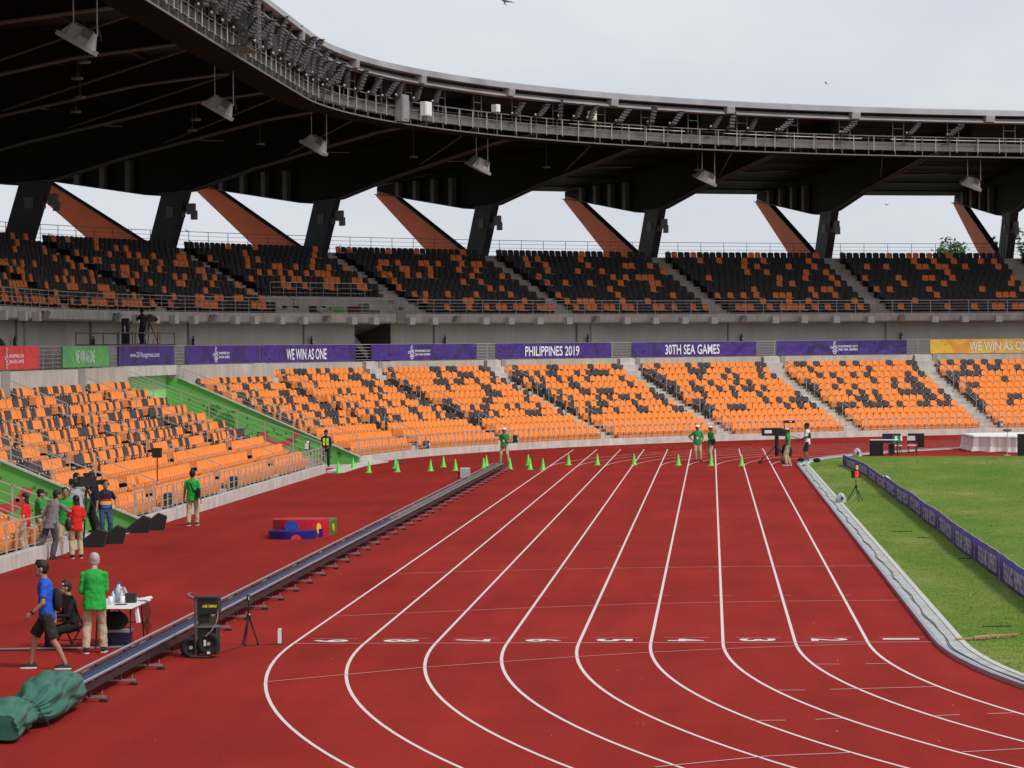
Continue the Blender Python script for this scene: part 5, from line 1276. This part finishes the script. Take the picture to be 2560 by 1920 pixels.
# ------------------------------------------------------------------ people
SK = mat('tan skin', (.36, .19, .125), .6, .06, 8); SKD = mat('darker skin', (.20, .10, .065), .6, .06, 8); SKL = mat('light skin', (.50, .30, .23), .6, .06, 8)
HAIR = mat('black hair', (.010, .008, .008), .55, .2, 20, .5, 60); GREY = mat('grey hair', (.42, .36, .34), .8, .1, 20)
GRN = mat('bright green shirt', (.018, .36, .050), .85, .06, 6, .3, 14); GRN2 = mat('green shirt', (.018, .25, .055), .85, .08, 6, .3, 14)
KHA = mat('khaki cloth', (.47, .37, .24), .9, .08, 5, .4, 14); BLUE = mat('royal blue shirt', (.012, .085, .50), .8, .08, 5, .3, 14); DKS = mat('charcoal shorts cloth', (.020, .022, .019), .9, .12, 5, .3, 14)
RED = mat('red shirt', (.62, .014, .012), .85, .06, 5, .3, 14); GRY = mat('grey shirt', (.20, .19, .215), .9, .06, 5, .3, 14); GYP = mat('dark grey trousers', (.075, .07, .09), .9, .1, 5, .3, 14)
NVY = mat('dark navy cloth', (.016, .015, .028), .9, .15, 5, .3, 14); JEAN = mat('blue jeans', (.035, .07, .15), .9, .15, 5, .3, 14); LBL = mat('pale blue grey shirt', (.28, .34, .38), .9, .08, 5, .3, 14)
BLC = mat('black cloth', (.013, .012, .013), .9, .2, 5, .3, 14); WHS = mat('white cloth shirt', (.70, .70, .76), .9, .05, 5, .3, 14); HIV = mat('hi-vis yellow', (.55, .85, .03), .6, .05, 5)
SHB = mat('black shoe', (.015, .014, .018), .6, .2, 8); SHW = mat('white sole', (.72, .70, .70), .6); SHT = mat('turquoise shoe', (.22, .50, .55), .6, .1, 8); CAPW = mat('white cap cloth', (.78, .76, .80), .8, .04, 5)

def vox(mb, name, m, parent, size, smooth=2, wrinkle=0, off=0):
    o = mb.build(name, m, parent, True)
    r = o.modifiers.new('remesh', 'REMESH'); r.mode = 'VOXEL'; r.voxel_size = size; r.use_smooth_shade = True
    s = o.modifiers.new('smooth', 'SMOOTH'); s.iterations = smooth; s.factor = .5
    if wrinkle:
        t = bpy.data.textures.get('cloth folds') or bpy.data.textures.new('cloth folds', 'CLOUDS'); t.noise_scale = .10
        d = o.modifiers.new('folds', 'DISPLACE'); d.texture = t; d.strength = wrinkle; d.mid_level = .5; d.texture_coords = 'LOCAL'
    return o
def cap(mb, a, b, ra, rb, ends=(1, 1), n=12):
    mb.bar(a, b, ra, n, 0, rb)
    if ends[0]: mb.ball(a, ra, 0, 12)
    if ends[1]: mb.ball(b, rb, 0, 12)
def rings(mb, L, n=20):
    """closed loft; L = [(centre, halfwidth, halfdepth, X, Y)]"""
    rows = [[c+X*(a*math.cos(2*math.pi*j/n))+Y*(b*math.sin(2*math.pi*j/n)) for j in range(n)] for c, a, b, X, Y in L]
    mb.quadgrid(rows, 0, True); mb.poly(rows[0][::-1]); mb.poly(rows[-1])
def ik(a, b, l1, l2, hint):
    d = b-a; L_ = min(d.length, (l1+l2)*.999); u = d.normalized(); b = a+u*L_
    x = (l1*l1-l2*l2+L_*L_)/(2*L_); y = math.sqrt(max(0, l1*l1-x*x)); h = (hint-u*hint.dot(u)).normalized()
    return a+u*x+h*y, b

def person(label, loc, face, H=1.68, hands=None, feet=None, lean=(0, 0), head=0, nod=0, bulk=1.0, skin=None, top=GRN, sleeve='short', bottom=KHA, leg='long', shoes=(SHB, SHB), hair='short', hairm=None, cap_m=None, hip=0, hem=-.12, near=False, extras=(), z=None, brim=1, knee=None, collar=None):
    skin = skin or SK; k = H/1.75; hk = k*1.13; vs = .0085 if near else .013
    F = math.radians(face); root = empty('person', loc, F-math.pi/2); tag(root, label, 'person')     # local +Y = facing direction
    X, Y = XA.copy(), YA.copy()
    hz = (.93+hip)*k; pel = Vector((0, 0, hz)); ch = pel+Vector((lean[1]*k, lean[0]*k, .50*k)); 
    ax = (ch-pel).normalized(); neck = ch+ax*.045*k; hd = neck+ax*.05*k+Vector((0, .03*k+nod*.07, .105*k-abs(nod)*.02))
    # arms
    hands = hands or {}; SHW_ = .185*k*bulk**.3
    sh = {s: ch+Vector((s*SHW_, 0, -.055*k)) for s in (-1, 1)}
    arms = {}
    for s in (-1, 1):
        t = hands.get(s, (s*.27, .03, .83))
        w_ = Vector(t)*k if len(t) == 3 else Vector(t[:3])*k
        e, w2 = ik(sh[s], w_, .29*k, .25*k, Vector((s*.55, -1, -.25)) if len(t) == 3 else Vector(t[3:6])); arms[s] = (sh[s], e, w2)
    feet = feet or {}; legs = {}
    for s in (-1, 1):
        f = feet.get(s, (s*.11, 0, 0, 0)); an = Vector(f[:3])*k+Vector((0, 0, .08*k)); hp = pel+Vector((s*.09*k, 0, -.02*k))
        kn, a2 = ik(hp, an, .43*k, .43*k, Vector((s*.12, 1, 0)) if knee is None else Vector(knee)); legs[s] = (hp, kn, a2, f[3] if len(f) > 3 else 0)
    # ---- body (one continuous skin)
    mb = MB(); ha = math.radians(head); HX = Vector((math.cos(ha), math.sin(ha), 0)); HY = Vector((-math.sin(ha), math.cos(ha), 0)); A = (HX, HY, Z)
    mb.ball(hd+Z*.015*hk, (.075*hk, .092*hk, .104*hk), 0, 18, A); mb.ball(hd-Z*.045*hk+HY*.018*hk, (.062*hk, .074*hk, .072*hk), 0, 16, A); mb.ball(hd-Z*.088*hk+HY*.050*hk, (.034*hk, .030*hk, .026*hk), 0, 12, A)
    mb.ball(hd-Z*.018*hk+HY*.098*hk, (.014*hk, .018*hk, .026*hk), 0, 10, A); mb.ball(hd-Z*.050*hk+HY*.085*hk, (.028*hk, .018*hk, .012*hk), 0, 10, A)
    for s in (-1, 1): mb.ball(hd+HX*(s*.078*hk)-Z*.012*hk-HY*.005*hk, (.012*hk, .022*hk, .034*hk), 0, 10, A)
    cap(mb, neck-ax*.06*k, hd-Z*.04*k-HY*.015*k, .062*k, .054*k)
    rings(mb, [(pel-Z*.06*k, .14*k*bulk, .10*k*bulk, X, Y), (pel+ax*.06*k, .145*k*bulk, .10*k*bulk, X, Y), (pel+ax*.2*k, .13*k*bulk, .095*k*bulk, X, Y), (pel+ax*.38*k, .15*k*bulk, .105*k*bulk, X, Y), (ch-ax*.03*k, .15*k, .085*k, X, Y), (neck-ax*.01*k, .06*k, .055*k, X, Y)])
    for s in (-1, 1):
        a, e, w_ = arms[s]; cap(mb, a, e, .048*k, .038*k); cap(mb, e, w_, .038*k, .026*k)
        f = (w_-e).normalized(); inw = Vector((-s, 0, 0)); inw = (inw-f*inw.dot(f)); inw = inw.normalized() if inw.length > .1 else Vector((0, 0, -1)); lat = f.cross(inw).normalized()
        pc = w_+f*.05*k; mb.ball(pc, (.040*k, .016*k, .055*k), 0, 12, (lat, inw, f))
        for q, (o, L_) in enumerate(((-.027, .070), (-.009, .080), (.009, .075), (.026, .060))):
            b0 = w_+f*.085*k+lat*(o*k); b1 = b0+f*(L_*.5*k)+inw*(.010*k); b2 = b1+f*(L_*.38*k)+inw*((.018+.004*q)*k); cap(mb, b0-f*.03*k, b1, .0098*k, .0092*k, n=8); cap(mb, b1, b2, .0092*k, .008*k, n=8)
        fs = 1 if (lat.dot(Y) > 0) else -1
        t0 = w_+f*.03*k+lat*(fs*.030*k); t1 = t0+f*.035*k+lat*(fs*.022*k)+inw*.012*k; t2 = t1+f*.03*k+inw*.01*k; cap(mb, t0, t1, .012*k, .011*k, n=8); cap(mb, t1, t2, .011*k, .0088*k, n=8)
        hp, kn, an, fy = legs[s]; cap(mb, hp, kn, .078*k*bulk, .050*k); m_ = kn.lerp(an, .3)-Vector((0, .012*k, 0)); cap(mb, kn, m_, .050*k, .052*k); cap(mb, m_, an, .052*k, .034*k)
    vox(mb, 'body', skin, root, vs, 2)
    fc = MB()
    for s in (-1, 1): fc.ball(hd+HX*(s*.030*hk)+HY*.088*hk+Z*.008*hk, (.012*k, .006*k, .006*k), 0, 8, A); fc.box(hd+HX*(s*.030*hk)+HY*.091*hk+Z*.030*hk, (.034*k, .008*k, .006*k), 0, A)
    fc.build('eyes', HAIR, root); 
    mo = MB(); mo.ball(hd-Z*.066*hk+HY*.094*hk, (.022*k, .006*k, .006*k), 0, 8, A); mo.build('mouth', mat('lips', (.26, .09, .075), .6), root)
    # ---- hair / cap
    hm = hairm or HAIR
    if hair:
        hb = MB(); hb.ball(hd+Z*.036*hk-HY*.016*hk, (.084*hk, .098*hk, .098*hk), 0, 18, A)
        hb.ball(hd-Z*.005*hk-HY*.042*hk, (.078*hk, .058*hk, .085*hk), 0, 14, A)
        if hair == 'tuft':
            for q in range(9): hb.ball(hd+Z*(.10+.015*math.sin(q*2))*k+HX*(.045*math.cos(q*.9)*k)+HY*((.02+.045*math.sin(q*.9))*k), .034*k, 0, 8)
        if hair == 'long':
            rings(hb, [(hd-Z*.02*k-HY*.05*k, .085*k, .06*k, HX, HY), (hd-Z*.16*k-HY*.075*k, .088*k, .045*k, HX, HY), (hd-Z*.33*k-HY*.105*k, .075*k, .035*k, HX, HY), (hd-Z*.42*k-HY*.11*k, .045*k, .025*k, HX, HY)])
        # cut the face side free: shift hair hull back, keep forehead line
        o = vox(hb, 'hair', hm, root, vs, 1, .012 if near else 0)
    if cap_m:
        cb = MB(); rows = []
        for i in range(8):
            ph = math.pi/2*i/7; rows.append([hd+Z*(.035*hk)+HX*(.092*hk*math.cos(ph)*math.cos(t))+HY*(.106*hk*math.cos(ph)*math.sin(t)-.006*hk)+Z*(.090*hk*math.sin(ph)) for t in [2*math.pi*j/20 for j in range(20)]])
        cb.quadgrid(rows, 0, True); bp = []
        for i in range(9):
            t = math.radians(25+130*i/8); bp.append(hd+Z*.037*hk+HX*(.082*hk*math.cos(t))+HY*(brim*(.085+.085*math.sin(t))*hk))
        cb.prism(bp, Z*-.008); cb.build('cap', cap_m, root, False)
    # ---- shirt
    if top:
        tb = MB(); e_ = .018*k; bw = bulk
        rings(tb, [(pel+ax*hem*k, (.172*bw+(.022 if sleeve == 'long' else .004))*k, (.130*bw+(.02 if sleeve == 'long' else .004))*k, X, Y), (pel+ax*.02*k, (.168*bw+(.014 if sleeve == 'long' else 0))*k+e_*.3, (.125*bw)*k, X, Y), (pel+ax*.18*k, .158*bw*k+e_*.3, .118*bw*k, X, Y), (pel+ax*.36*k, .172*bw*k, .124*bw*k, X, Y), (ch-ax*.05*k, .190*k, .115*k, X, Y), (ch-ax*.005*k, .160*k, .095*k, X, Y), (ch+ax*.025*k, .115*k, .078*k, X, Y), (neck+ax*.004*k, .072*k, .066*k, X, Y)])
        for s in (-1, 1):
            a, e, w_ = arms[s]; tb.ball(a-Vector((s*.018*k, 0, .004*k)), .060*k, 0, 14)
            if sleeve == 'long': cap(tb, a, e, .060*k, .050*k); cap(tb, e, e.lerp(w_, .96), .050*k, .042*k, (1, 0))
            else: cap(tb, a, a.lerp(e, .74), .062*k, .066*k, (1, 0))
        vox(tb, 'jacket' if sleeve == 'long' else 'shirt', top, root, vs*1.25, 2, .030 if near else .018)
    # ---- trousers
    bb = MB(); rings(bb, [(pel-Z*.12*k, .158*k*bulk, .118*k*bulk, X, Y), (pel-Z*.04*k, .162*k*bulk, .120*k*bulk, X, Y), (pel+ax*.06*k, .152*k*bulk, .112*k*bulk, X, Y)])
    for s in (-1, 1):
        hp, kn, an, fy = legs[s]
        if leg == 'long': cap(bb, hp-Z*.02*k, kn, .097*k*bulk, .080*k); cap(bb, kn, kn.lerp(an, .98), .080*k, .072*k, (1, 0))
        else: cap(bb, hp-Z*.02*k, hp.lerp(kn, .93), .096*k*bulk, .094*k*bulk, (1, 0), 16)
    vox(bb, 'trousers' if leg == 'long' else 'shorts', bottom, root, vs*1.25, 2, .032 if near else .018)
    # ---- shoes
    for s in (-1, 1):
        hp, kn, an, fy = legs[s]; fa = math.radians(fy); FY = Vector((-math.sin(fa), math.cos(fa), 0)); FX = Vector((math.cos(fa), math.sin(fa), 0)); lift = (feet.get(s, (0, 0, 0, 0))+(0,))[4] if len(feet.get(s, ())) > 4 else 0
        FY = (FY*math.cos(lift)+Z*math.sin(lift)); FZ = FX.cross(FY); g0 = an-FZ*.078*k
        sb = MB(); prof = [(-.085, .030, .050), (-.05, .040, .085), (.02, .042, .078), (.09, .046, .056), (.15, .042, .045), (.185, .022, .032)]
        rows = []
        for yy, hw, hh in prof:
            c = g0+FY*(yy*k)+FZ*.020*k; rows.append([c+FX*(hw*k*math.cos(t))+FZ*(hh*k*math.sin(t)) for t in [math.pi*j/8 for j in range(9)]])
        sb.quadgrid(rows); sb.poly(rows[0][::-1]); sb.poly(rows[-1]); o = sb.build('shoe', shoes[0], root, True)
        sl_ = MB(); pts = [g0+FY*(yy*k)+FX*(hw*1.08*k) for yy, hw, hh in prof]+[g0+FY*(yy*k)-FX*(hw*1.08*k) for yy, hw, hh in prof[::-1]]; sl_.prism(pts, FZ*.024*k); sl_.build('sole', shoes[1], o)
    info = dict(pel=pel, ch=ch, neck=neck, hd=hd, arms=arms, k=k, X=X, Y=Y, ax=ax, HX=HX, HY=HY)
    for fn in extras: fn(root, info)
    return root
def lanyard(col=WHT, drop=.30):
    def fn(r, i):
        k = i['k']; c = i['ch']-i['ax']*drop*k+YA*.135*k; mb = MB(); mb.box(c, (.085*k, .008, .11*k)); mb.build('badge', col, r)
        mb = MB(); mb.path([i['neck']+XA*.05*k+YA*.05*k, i['ch']+XA*.05*k+YA*.105*k-Z*.04*k, c+Z*.05*k], .006); mb.path([i['neck']-XA*.05*k+YA*.05*k, i['ch']-XA*.05*k+YA*.105*k-Z*.04*k, c+Z*.05*k], .006); mb.build('lanyard', mat('lanyard ribbon', (.10, .10, .25), .7), r)
    return fn
def sling(side=1, bag=True, m=BLC, size=(.20, .09, .24), back=False, low=.05):
    def fn(r, i):
        k = i['k']; ch = i['ch']; pel = i['pel']; a = ch+XA*(-side*.10*k)+Z*.03*k
        fr = [a, ch+XA*(-side*.02*k)+YA*.118*k-Z*.10*k, pel+XA*(side*.10*k)+YA*.135*k+Z*.18*k, pel+XA*(side*.20*k)+YA*.04*k+Z*.08*k]
        bk = [a, ch+XA*(-side*.02*k)-YA*.122*k-Z*.10*k, pel+XA*(side*.10*k)-YA*.140*k+Z*.18*k, pel+XA*(side*.20*k)-YA*.04*k+Z*.08*k]
        mb = MB(); mb.path(fr, .016, 6); mb.path(bk, .016, 6); mb.build('bag_strap', m, r)
        if bag:
            mb = MB(); c = pel+XA*(side*.225*k)+YA*(-.09*k if back else 0)+Z*low*k; mb.box(c, (size[1], size[0], size[2]), top=.85); mb.box(c+Z*.02+XA*(side*.05), (.02, size[0]*.8, size[2]*.6)); o = mb.build('bag', m, r)
            bv = o.modifiers.new('bevel', 'BEVEL'); bv.width = .03; bv.segments = 3
    return fn

# 1 walking man in blue
def bluex(r, i):
    k = i['k']; mb = MB(); mb.path([i['ch']+XA*.10*k+Z*.035*k, i['ch']+XA*.13*k-YA*.13*k-Z*.12*k, i['pel']+XA*.12*k-YA*.15*k+Z*.22*k], .022, 6); mb.path([i['ch']+XA*.10*k+Z*.035*k, i['ch']+XA*.135*k+YA*.12*k-Z*.12*k, i['pel']+XA*.14*k+YA*.10*k+Z*.25*k], .022, 6); mb.build('backpack_strap', BLC, r)
    mb = MB(); mb.ball(i['pel']-YA*.165*k+Z*.20*k, (.14*k, .075*k, .19*k), 0, 14); o = mb.build('backpack', BLC, r, True)
    a, e, w_ = i['arms'][-1]; mb = MB(); mb.bar(w_.lerp(e, .06), w_.lerp(e, .16), .036*k, 12, r2=.038*k); mb.build('wristwatch', BLK, r)
person('man in royal blue shirt and dark shorts walking left past the table', (-14.32, -4.25, 0), 187, 1.74, hands={-1: (-.24, .22, .90), 1: (.27, -.10, .86)}, feet={-1: (-.11, -.30, .0, 0), 1: (.11, .26, 0, 0)}, lean=(.03, 0), nod=.25, skin=SK, top=BLUE, bottom=DKS, leg='short', shoes=(SHB, SHW), hair='tuft', near=True, extras=(bluex,), bulk=1.02, hip=-.03, hem=-.10)
# 2 man in green jacket, back to camera
def glasses(r, i):
    k = i['k']; mb = MB(); c = i['hd']+Z*.008*k
    for s in (-1, 1): mb.bar(c+i['HX']*(s*.079*k)-i['HY']*.01*k, c+i['HX']*(s*.070*k)+i['HY']*.095*k, .004)
    mb.bar(c-i['HX']*.06*k+i['HY']*.102*k, c+i['HX']*.06*k+i['HY']*.102*k, .010); mb.build('glasses', BLK, r)
person('grey-haired man in bright green jacket seen from behind at the table', (-14.08, -1.62, 0), 100, 1.66, hands={-1: (-.13, .26, 1.02), 1: (.10, .26, 1.00)}, feet={-1: (-.15, -.05, 0, 12), 1: (.15, .12, 0, -12)}, lean=(.02, .0), nod=.55, head=12, skin=SKL, top=GRN, sleeve='long', bottom=KHA, shoes=(SHB, SHW), hair='short', hairm=GREY, near=True, bulk=1.08, hem=-.16, extras=(glasses,))
# 3 seated official
def papers(r, i):
    w_ = i['arms'][1][2]; mb = MB(); mb.box(w_+Vector((-.05, .08, .02)), (.22, .3, .01), ax=(XA, (YA*.8+Z*.6), (Z*.8-YA*.6))); mb.build('papers', WHT, r)
    mb = MB(); mb.bar(i['hd']+Z*.07-i['HX']*.07+i['HY']*.05, i['hd']+Z*.07+i['HX']*.07+i['HY']*.05, .022); mb.build('sunglasses', STEEL, r)
person('seated official in black jacket reading papers behind the green-jacketed man', (-14.70, -.42, -.47), 205, 1.60, hands={-1: (-.12, .36, 1.10), 1: (.14, .34, 1.08)}, feet={-1: (-.14, .44, .30, 0), 1: (.14, .42, .30, 0)}, lean=(.05, 0), nod=.5, skin=SK, top=BLC, sleeve='long', bottom=BLC, shoes=(SHB, SHW), near=True, extras=(papers,), hem=-.06)
# group at the gate
person('long-haired woman in red shirt seen from behind, behind the railing', (-20.42, 22.1, .15), 170, 1.50, hands={-1: (-.26, .05, .86), 1: (.26, .05, .86)}, skin=SKL, top=RED, bottom=KHA, shoes=(SHB, SHW), hair='long', near=True, bulk=.98)
person('woman in green shirt and black cap looking right behind the railing', (-20.48, 23.9, .15), 20, 1.52, skin=SK, top=GRN2, bottom=KHA, hair='short', cap_m=BLC, near=True, hands={-1: (-.15, .25, .95), 1: (.18, .25, .95)}, nod=.3)
person('man in grey shirt and trousers stretching over the railing, one foot lifted', (-19.98, 22.85, 0), 62, 1.68, hands={-1: (-.20, .30, 1.05), 1: (.30, .46, 1.22, 1, 0, -.6)}, feet={-1: (-.14, -.50, .30, 0, -.9), 1: (.06, .0, 0, 0)}, lean=(.14, .05), nod=.3, head=-25, skin=SK, top=GRY, bottom=GYP, shoes=(SHB, SHB), near=True, hem=-.14, bulk=1.02)
person('young man in bright green shirt facing the camera by the gate', (-19.95, 24.55, 0), -80, 1.68, hands={-1: (-.26, .05, .85), 1: (.24, .02, .85)}, feet={-1: (-.17, .03, 0, 15), 1: (.19, -.03, 0, -30)}, nod=.15, head=0, skin=SK, top=GRN, bottom=KHA, shoes=(SHB, SHB), near=True, bulk=1.1)
def bagw(r, i):
    k = i['k']; c = i['pel']+XA*(-.24*k)+YA*.02*k+Z*.02*k; mb = MB(); mb.ball(c, (.08*k, .17*k, .19*k), 0, 14); mb.build('shoulder_bag', mat('dark grey bag', (.045, .04, .045), .8, .2, 6), r, True)
    mb = MB(); mb.path([c+Z*.17*k, i['ch']-XA*.15*k-YA*.09*k-Z*.1*k, i['ch']+XA*.05*k-YA*.05*k+Z*.03*k], .014, 6); mb.build('strap', BLC, r)
person('long-haired woman in red shirt with dark shoulder bag beside the gate', (-19.40, 23.2, 0), 118, 1.54, hands={-1: (-.20, .16, .92), 1: (.16, .22, .98)}, feet={-1: (-.13, 0, 0, 5), 1: (.13, .02, 0, -5)}, nod=.35, head=12, skin=SK, top=RED, bottom=KHA, shoes=(SHB, SHW), hair='long', near=True, extras=(bagw,), bulk=1.0, hem=-.15)
def printband(r, i):
    k = i['k']; mb = MB()
    for q, (mm, h0, h1) in enumerate(((RED, .26, .20), (mat('print yellow', (.75, .45, .06), .8), .20, .10), (mat('print blue', (.05, .12, .5), .8), .10, .0))):
        b = MB(); c0 = i['pel']+i['ax']*h0*k; c1 = i['pel']+i['ax']*h1*k; rows = []
        for c in (c0, c1): rows.append([c+XA*(.180*k*math.cos(t))+YA*(.150*k*math.sin(t)) for t in [math.radians(20+140*j/10) for j in range(11)]])
        b.quadgrid(rows); b.build('shirt_print', mm, r)
    mb = MB(); a = i['hd']; mb.path([a+i['HX']*.085*k, a+i['HX']*.06*k+Z*.11*k, a-i['HX']*.06*k+Z*.11*k, a-i['HX']*.085*k], .010, 6); mb.ball(a+i['HX']*.09*k, .035*k, 0, 10); mb.ball(a-i['HX']*.09*k, .035*k, 0, 10); mb.build('headset', BLK, r)
person('bearded crew man in dark shirt and jeans with headset and white badge', (-20.25, 31.3, .0), -66, 1.60, hands={-1: (-.30, .10, 1.0), 1: (.30, .10, .82)}, feet={-1: (-.13, 0, 0, 5), 1: (.13, .0, 0, -5)}, skin=SK, top=NVY, bottom=JEAN, near=True, extras=(lanyard(), printband), bulk=1.12, hem=-.02)
# camera crew behind
r = empty('video_camera'); tag(r, 'large shoulder-high black video camera on a tripod inside the small passage', 'camera'); tcam(r, Vector((-20.95, 32.3, 1.53)), (-.75, -.5, 0), .02)
mb = MB(); mb.box((-21.25, 32.1, 1.53), (.30, .12, .16)); mb.box((-20.68, 32.45, 1.5), (.30, .14, .12)); mb.build('lens_hood', BLK, r)
person('cameraman in pale blue-grey shirt bending to the video camera', (-21.5, 33.3, .0), -25, 1.72, hands={-1: (-.05, .42, 1.36), 1: (.25, .40, 1.30)}, lean=(.05, 0), skin=SK, top=LBL, bottom=GYP, near=True)
person('crew member in black behind the video camera with dark hair', (-21.15, 34.5, .0), 215, 1.72, hands={-1: (-.05, .40, 1.30), 1: (.2, .36, 1.3)}, lean=(.06, 0), nod=.4, skin=SK, top=NVY, bottom=BLC, near=True)
person('crew member in pale vest crouching in front of the video camera', (-20.95, 31.2, .0), 150, 1.62, hands={-1: (-.1, .35, 1.25), 1: (.2, .3, 1.25)}, lean=(.10, 0), nod=.4, skin=SKD, top=LBL, bottom=BLC, cap_m=BLC, near=True)
person('person in pink shirt on the stairs at the extreme left edge', (-23.3, 30.9, 1.32), -60, 1.6, skin=SK, top=mat('pink shirt', (.70, .40, .42), .9), bottom=BLC)
# man in green walking away
person('man in green shirt and khaki trousers walking away along the wall', (-18.99, 38.05, 0), 82, 1.62, hands={-1: (-.29, .05, .84), 1: (.30, -.05, .80)}, feet={-1: (-.09, -.16, 0, 0), 1: (.09, .16, 0, 0)}, head=25, skin=SKD, top=GRN, bottom=KHA, shoes=(SHB, SHW), near=True, extras=(sling(1, True, BLC, (.16, .09, .28), True, .10),), bulk=1.08, hem=-.14)
# security
def vest(r, i):
    k = i['k']
    for s in (-1, 1):
        b = MB(); rows = []
        for hgt in (.10, .22, .34, .44): 
            c = i['pel']+i['ax']*hgt*k; rows.append([c+XA*(s*x*k)+YA*(.140 if hgt < .4 else .128)*k for x in (.03, .08, .135)])
        b.quadgrid(rows); b.build('hi_vis_panel', HIV, r)
    b = MB(); b.box(i['pel']+i['ax']*.25*k+YA*.145*k, (.26*k, .01, .03*k)); b.build('reflective_band', STEEL, r)
person('security guard in black uniform with yellow hi-vis vest at the passage', (-21.0, 86.7, .0), -88, 1.64, hands={-1: (-.14, .16, .95), 1: (.14, .16, .95)}, skin=SKD, top=BLC, sleeve='long', bottom=NVY, cap_m=BLC, extras=(vest,))
person('second guard in hi-vis half hidden behind seats in the large passage', (-23.35, 81.95, 0), -70, 1.66, skin=SKD, top=BLC, bottom=NVY, extras=(vest,))
# officials on the far bend
person('official in green shirt and white cap standing alone beyond the dolly track', (-13.14, 88.3, 0), -95, 1.66, hands={-1: (-.05, .14, .88), 1: (.05, .14, .88)}, feet={-1: (-.20, 0, 0, 12), 1: (.20, .03, 0, -12)}, skin=SKD, top=GRN2, bottom=KHA, cap_m=CAPW, extras=(sling(-1, False), lanyard()), bulk=1.05, hem=-.13)
person('official in green shirt and white cap, hand on hip, left of a pair', (-4.48, 91.0, 0), -88, 1.66, hands={-1: (-.22, .12, .93), 1: (.24, .05, 1.02, 1, -.3, 0)}, feet={-1: (-.14, 0, 0, 10), 1: (.10, -.02, 0, -10)}, skin=SKD, top=GRN2, bottom=KHA, cap_m=CAPW, extras=(lanyard(),), bulk=1.15, hem=-.13)
person('official in green shirt and white cap, arms folded, right of a pair', (-3.86, 89.55, 0), -150, 1.66, hands={-1: (.02, .22, 1.02), 1: (-.02, .24, 1.0)}, feet={-1: (-.18, .08, 0, 5), 1: (.18, -.10, 0, -5)}, skin=SKD, top=GRN2, bottom=KHA, cap_m=CAPW, extras=(sling(-1, True), lanyard()), bulk=1.1, hem=-.13)
person('assistant in green shirt and white cap standing left-facing at the camera crane', (-.52, 84.7, 0), 172, 1.66, hands={-1: (-.18, .14, .98), 1: (.2, .12, 1.0)}, feet={-1: (-.12, .05, 0, 0), 1: (.12, -.08, 0, 0)}, skin=SKD, top=GRN2, bottom=KHA, shoes=(mat('grey shoe', (.3, .28, .28), .6), SHW), cap_m=CAPW)
person('camera operator in white shirt, black vest and shorts at the far kerb', (.42, 87.7, .02), 176, 1.76, hands={-1: (-.10, .34, 1.02), 1: (.12, .34, 1.0)}, feet={-1: (-.1, .04, 0, 0), 1: (.1, -.05, 0, 0)}, skin=SKD, top=WHS, bottom=NVY, leg='short', shoes=(SHT, SHW), cap_m=BLC,
       extras=(lambda r, i: (lambda b: (rings(b, [(i['pel']+i['ax']*.16*i['k'], .165*i['k'], .14*i['k'], XA, YA), (i['ch']-i['ax']*.10*i['k'], .165*i['k'], .14*i['k'], XA, YA)]), b.build('vest', NVY, r)))(MB()), sling(1, True, BLC, (.22, .12, .2), False, .02)))
r = empty('crane_camera', (-.95, 87.2, 0)); tag(r, 'black broadcast camera with long hood on a wheeled pedestal at the far bend', 'camera')
mb = MB(); mb.box((-.25, 0, 1.42), (.85, .30, .34)); mb.box((.35, 0, 1.40), (.45, .26, .34)); mb.build('camera_body', BLK, r)
mb = MB(); mb.box((-.38, -.155, 1.43), (.32, .01, .14)); mb.build('sticker', WHT, r)
mb = MB(); mb.box((.55, 0, 1.86), (.52, .10, .12)); mb.bar((.35, 0, 1.5), (.32, 0, 1.86), .03); mb.box((.62, -.055, 1.87), (.10, .01, .05), 1); mb.build('viewfinder', [BLK, WHT], r)
mb = MB(); mb.bar((.4, 0, 1.3), (1.25, .1, 1.02), .02); mb.build('pan_handle', BLKM, r)
mb = MB(); mb.bar((0, 0, .35), (0, 0, 1.28), .09, 10); mb.build('pedestal_column', BLKM, r)
for k in range(3):
    a = 2.1*k+3.0; mb = MB(); e = Vector((.75*math.cos(a), .6*math.sin(a), .10)); mb.bar((0, 0, .85), e, .03); mb.bar((0, 0, .2), e, .025); mb.build('leg', BLKM, r)
    mb = MB(); mb.lathe(e-Z*.02, [(0, -.03), (.08, -.03), (.08, .03), (0, .03)], 12, 0, (XA, Z, YA)); mb.build('wheel', RUB, r)
mb = MB(); mb.ball((.45, .35, .55), (.24, .2, .36), 0, 12); mb.build('sandbag', BLC, r, True)
mb = MB(); mb.ball((0, 0, .1), (.16, .14, .12)); mb.ball((.7, .1, .09), (.18, .14, .1)); r = mb.build('weight_bags', BLC, loc=(.15, 88.3, .02)); tag(r, 'black sandbags on the kerb behind the camera operator', 'sandbag')
mb = MB(); mb.box((0, 0, .03), (.25, .5, .05)); mb.box((.05, -.4, .03), (.12, .2, .04), 1); r = mb.build('cable_connector', [WHT, BLK], loc=(.12, 84.6, .02)); tag(r, 'white and black cable connector box in the channel bend', 'connector')
# platform cameraman
person('cameraman in black seen from behind on the concourse platform', tuple(P(92.2, 11.0, 5.58)), 150, 1.72, hands={-1: (-.05, .35, 1.35), 1: (.3, .33, 1.3)}, lean=(.04, 0), head=-20, skin=SKD, top=NVY, bottom=NVY, cap_m=BLC)
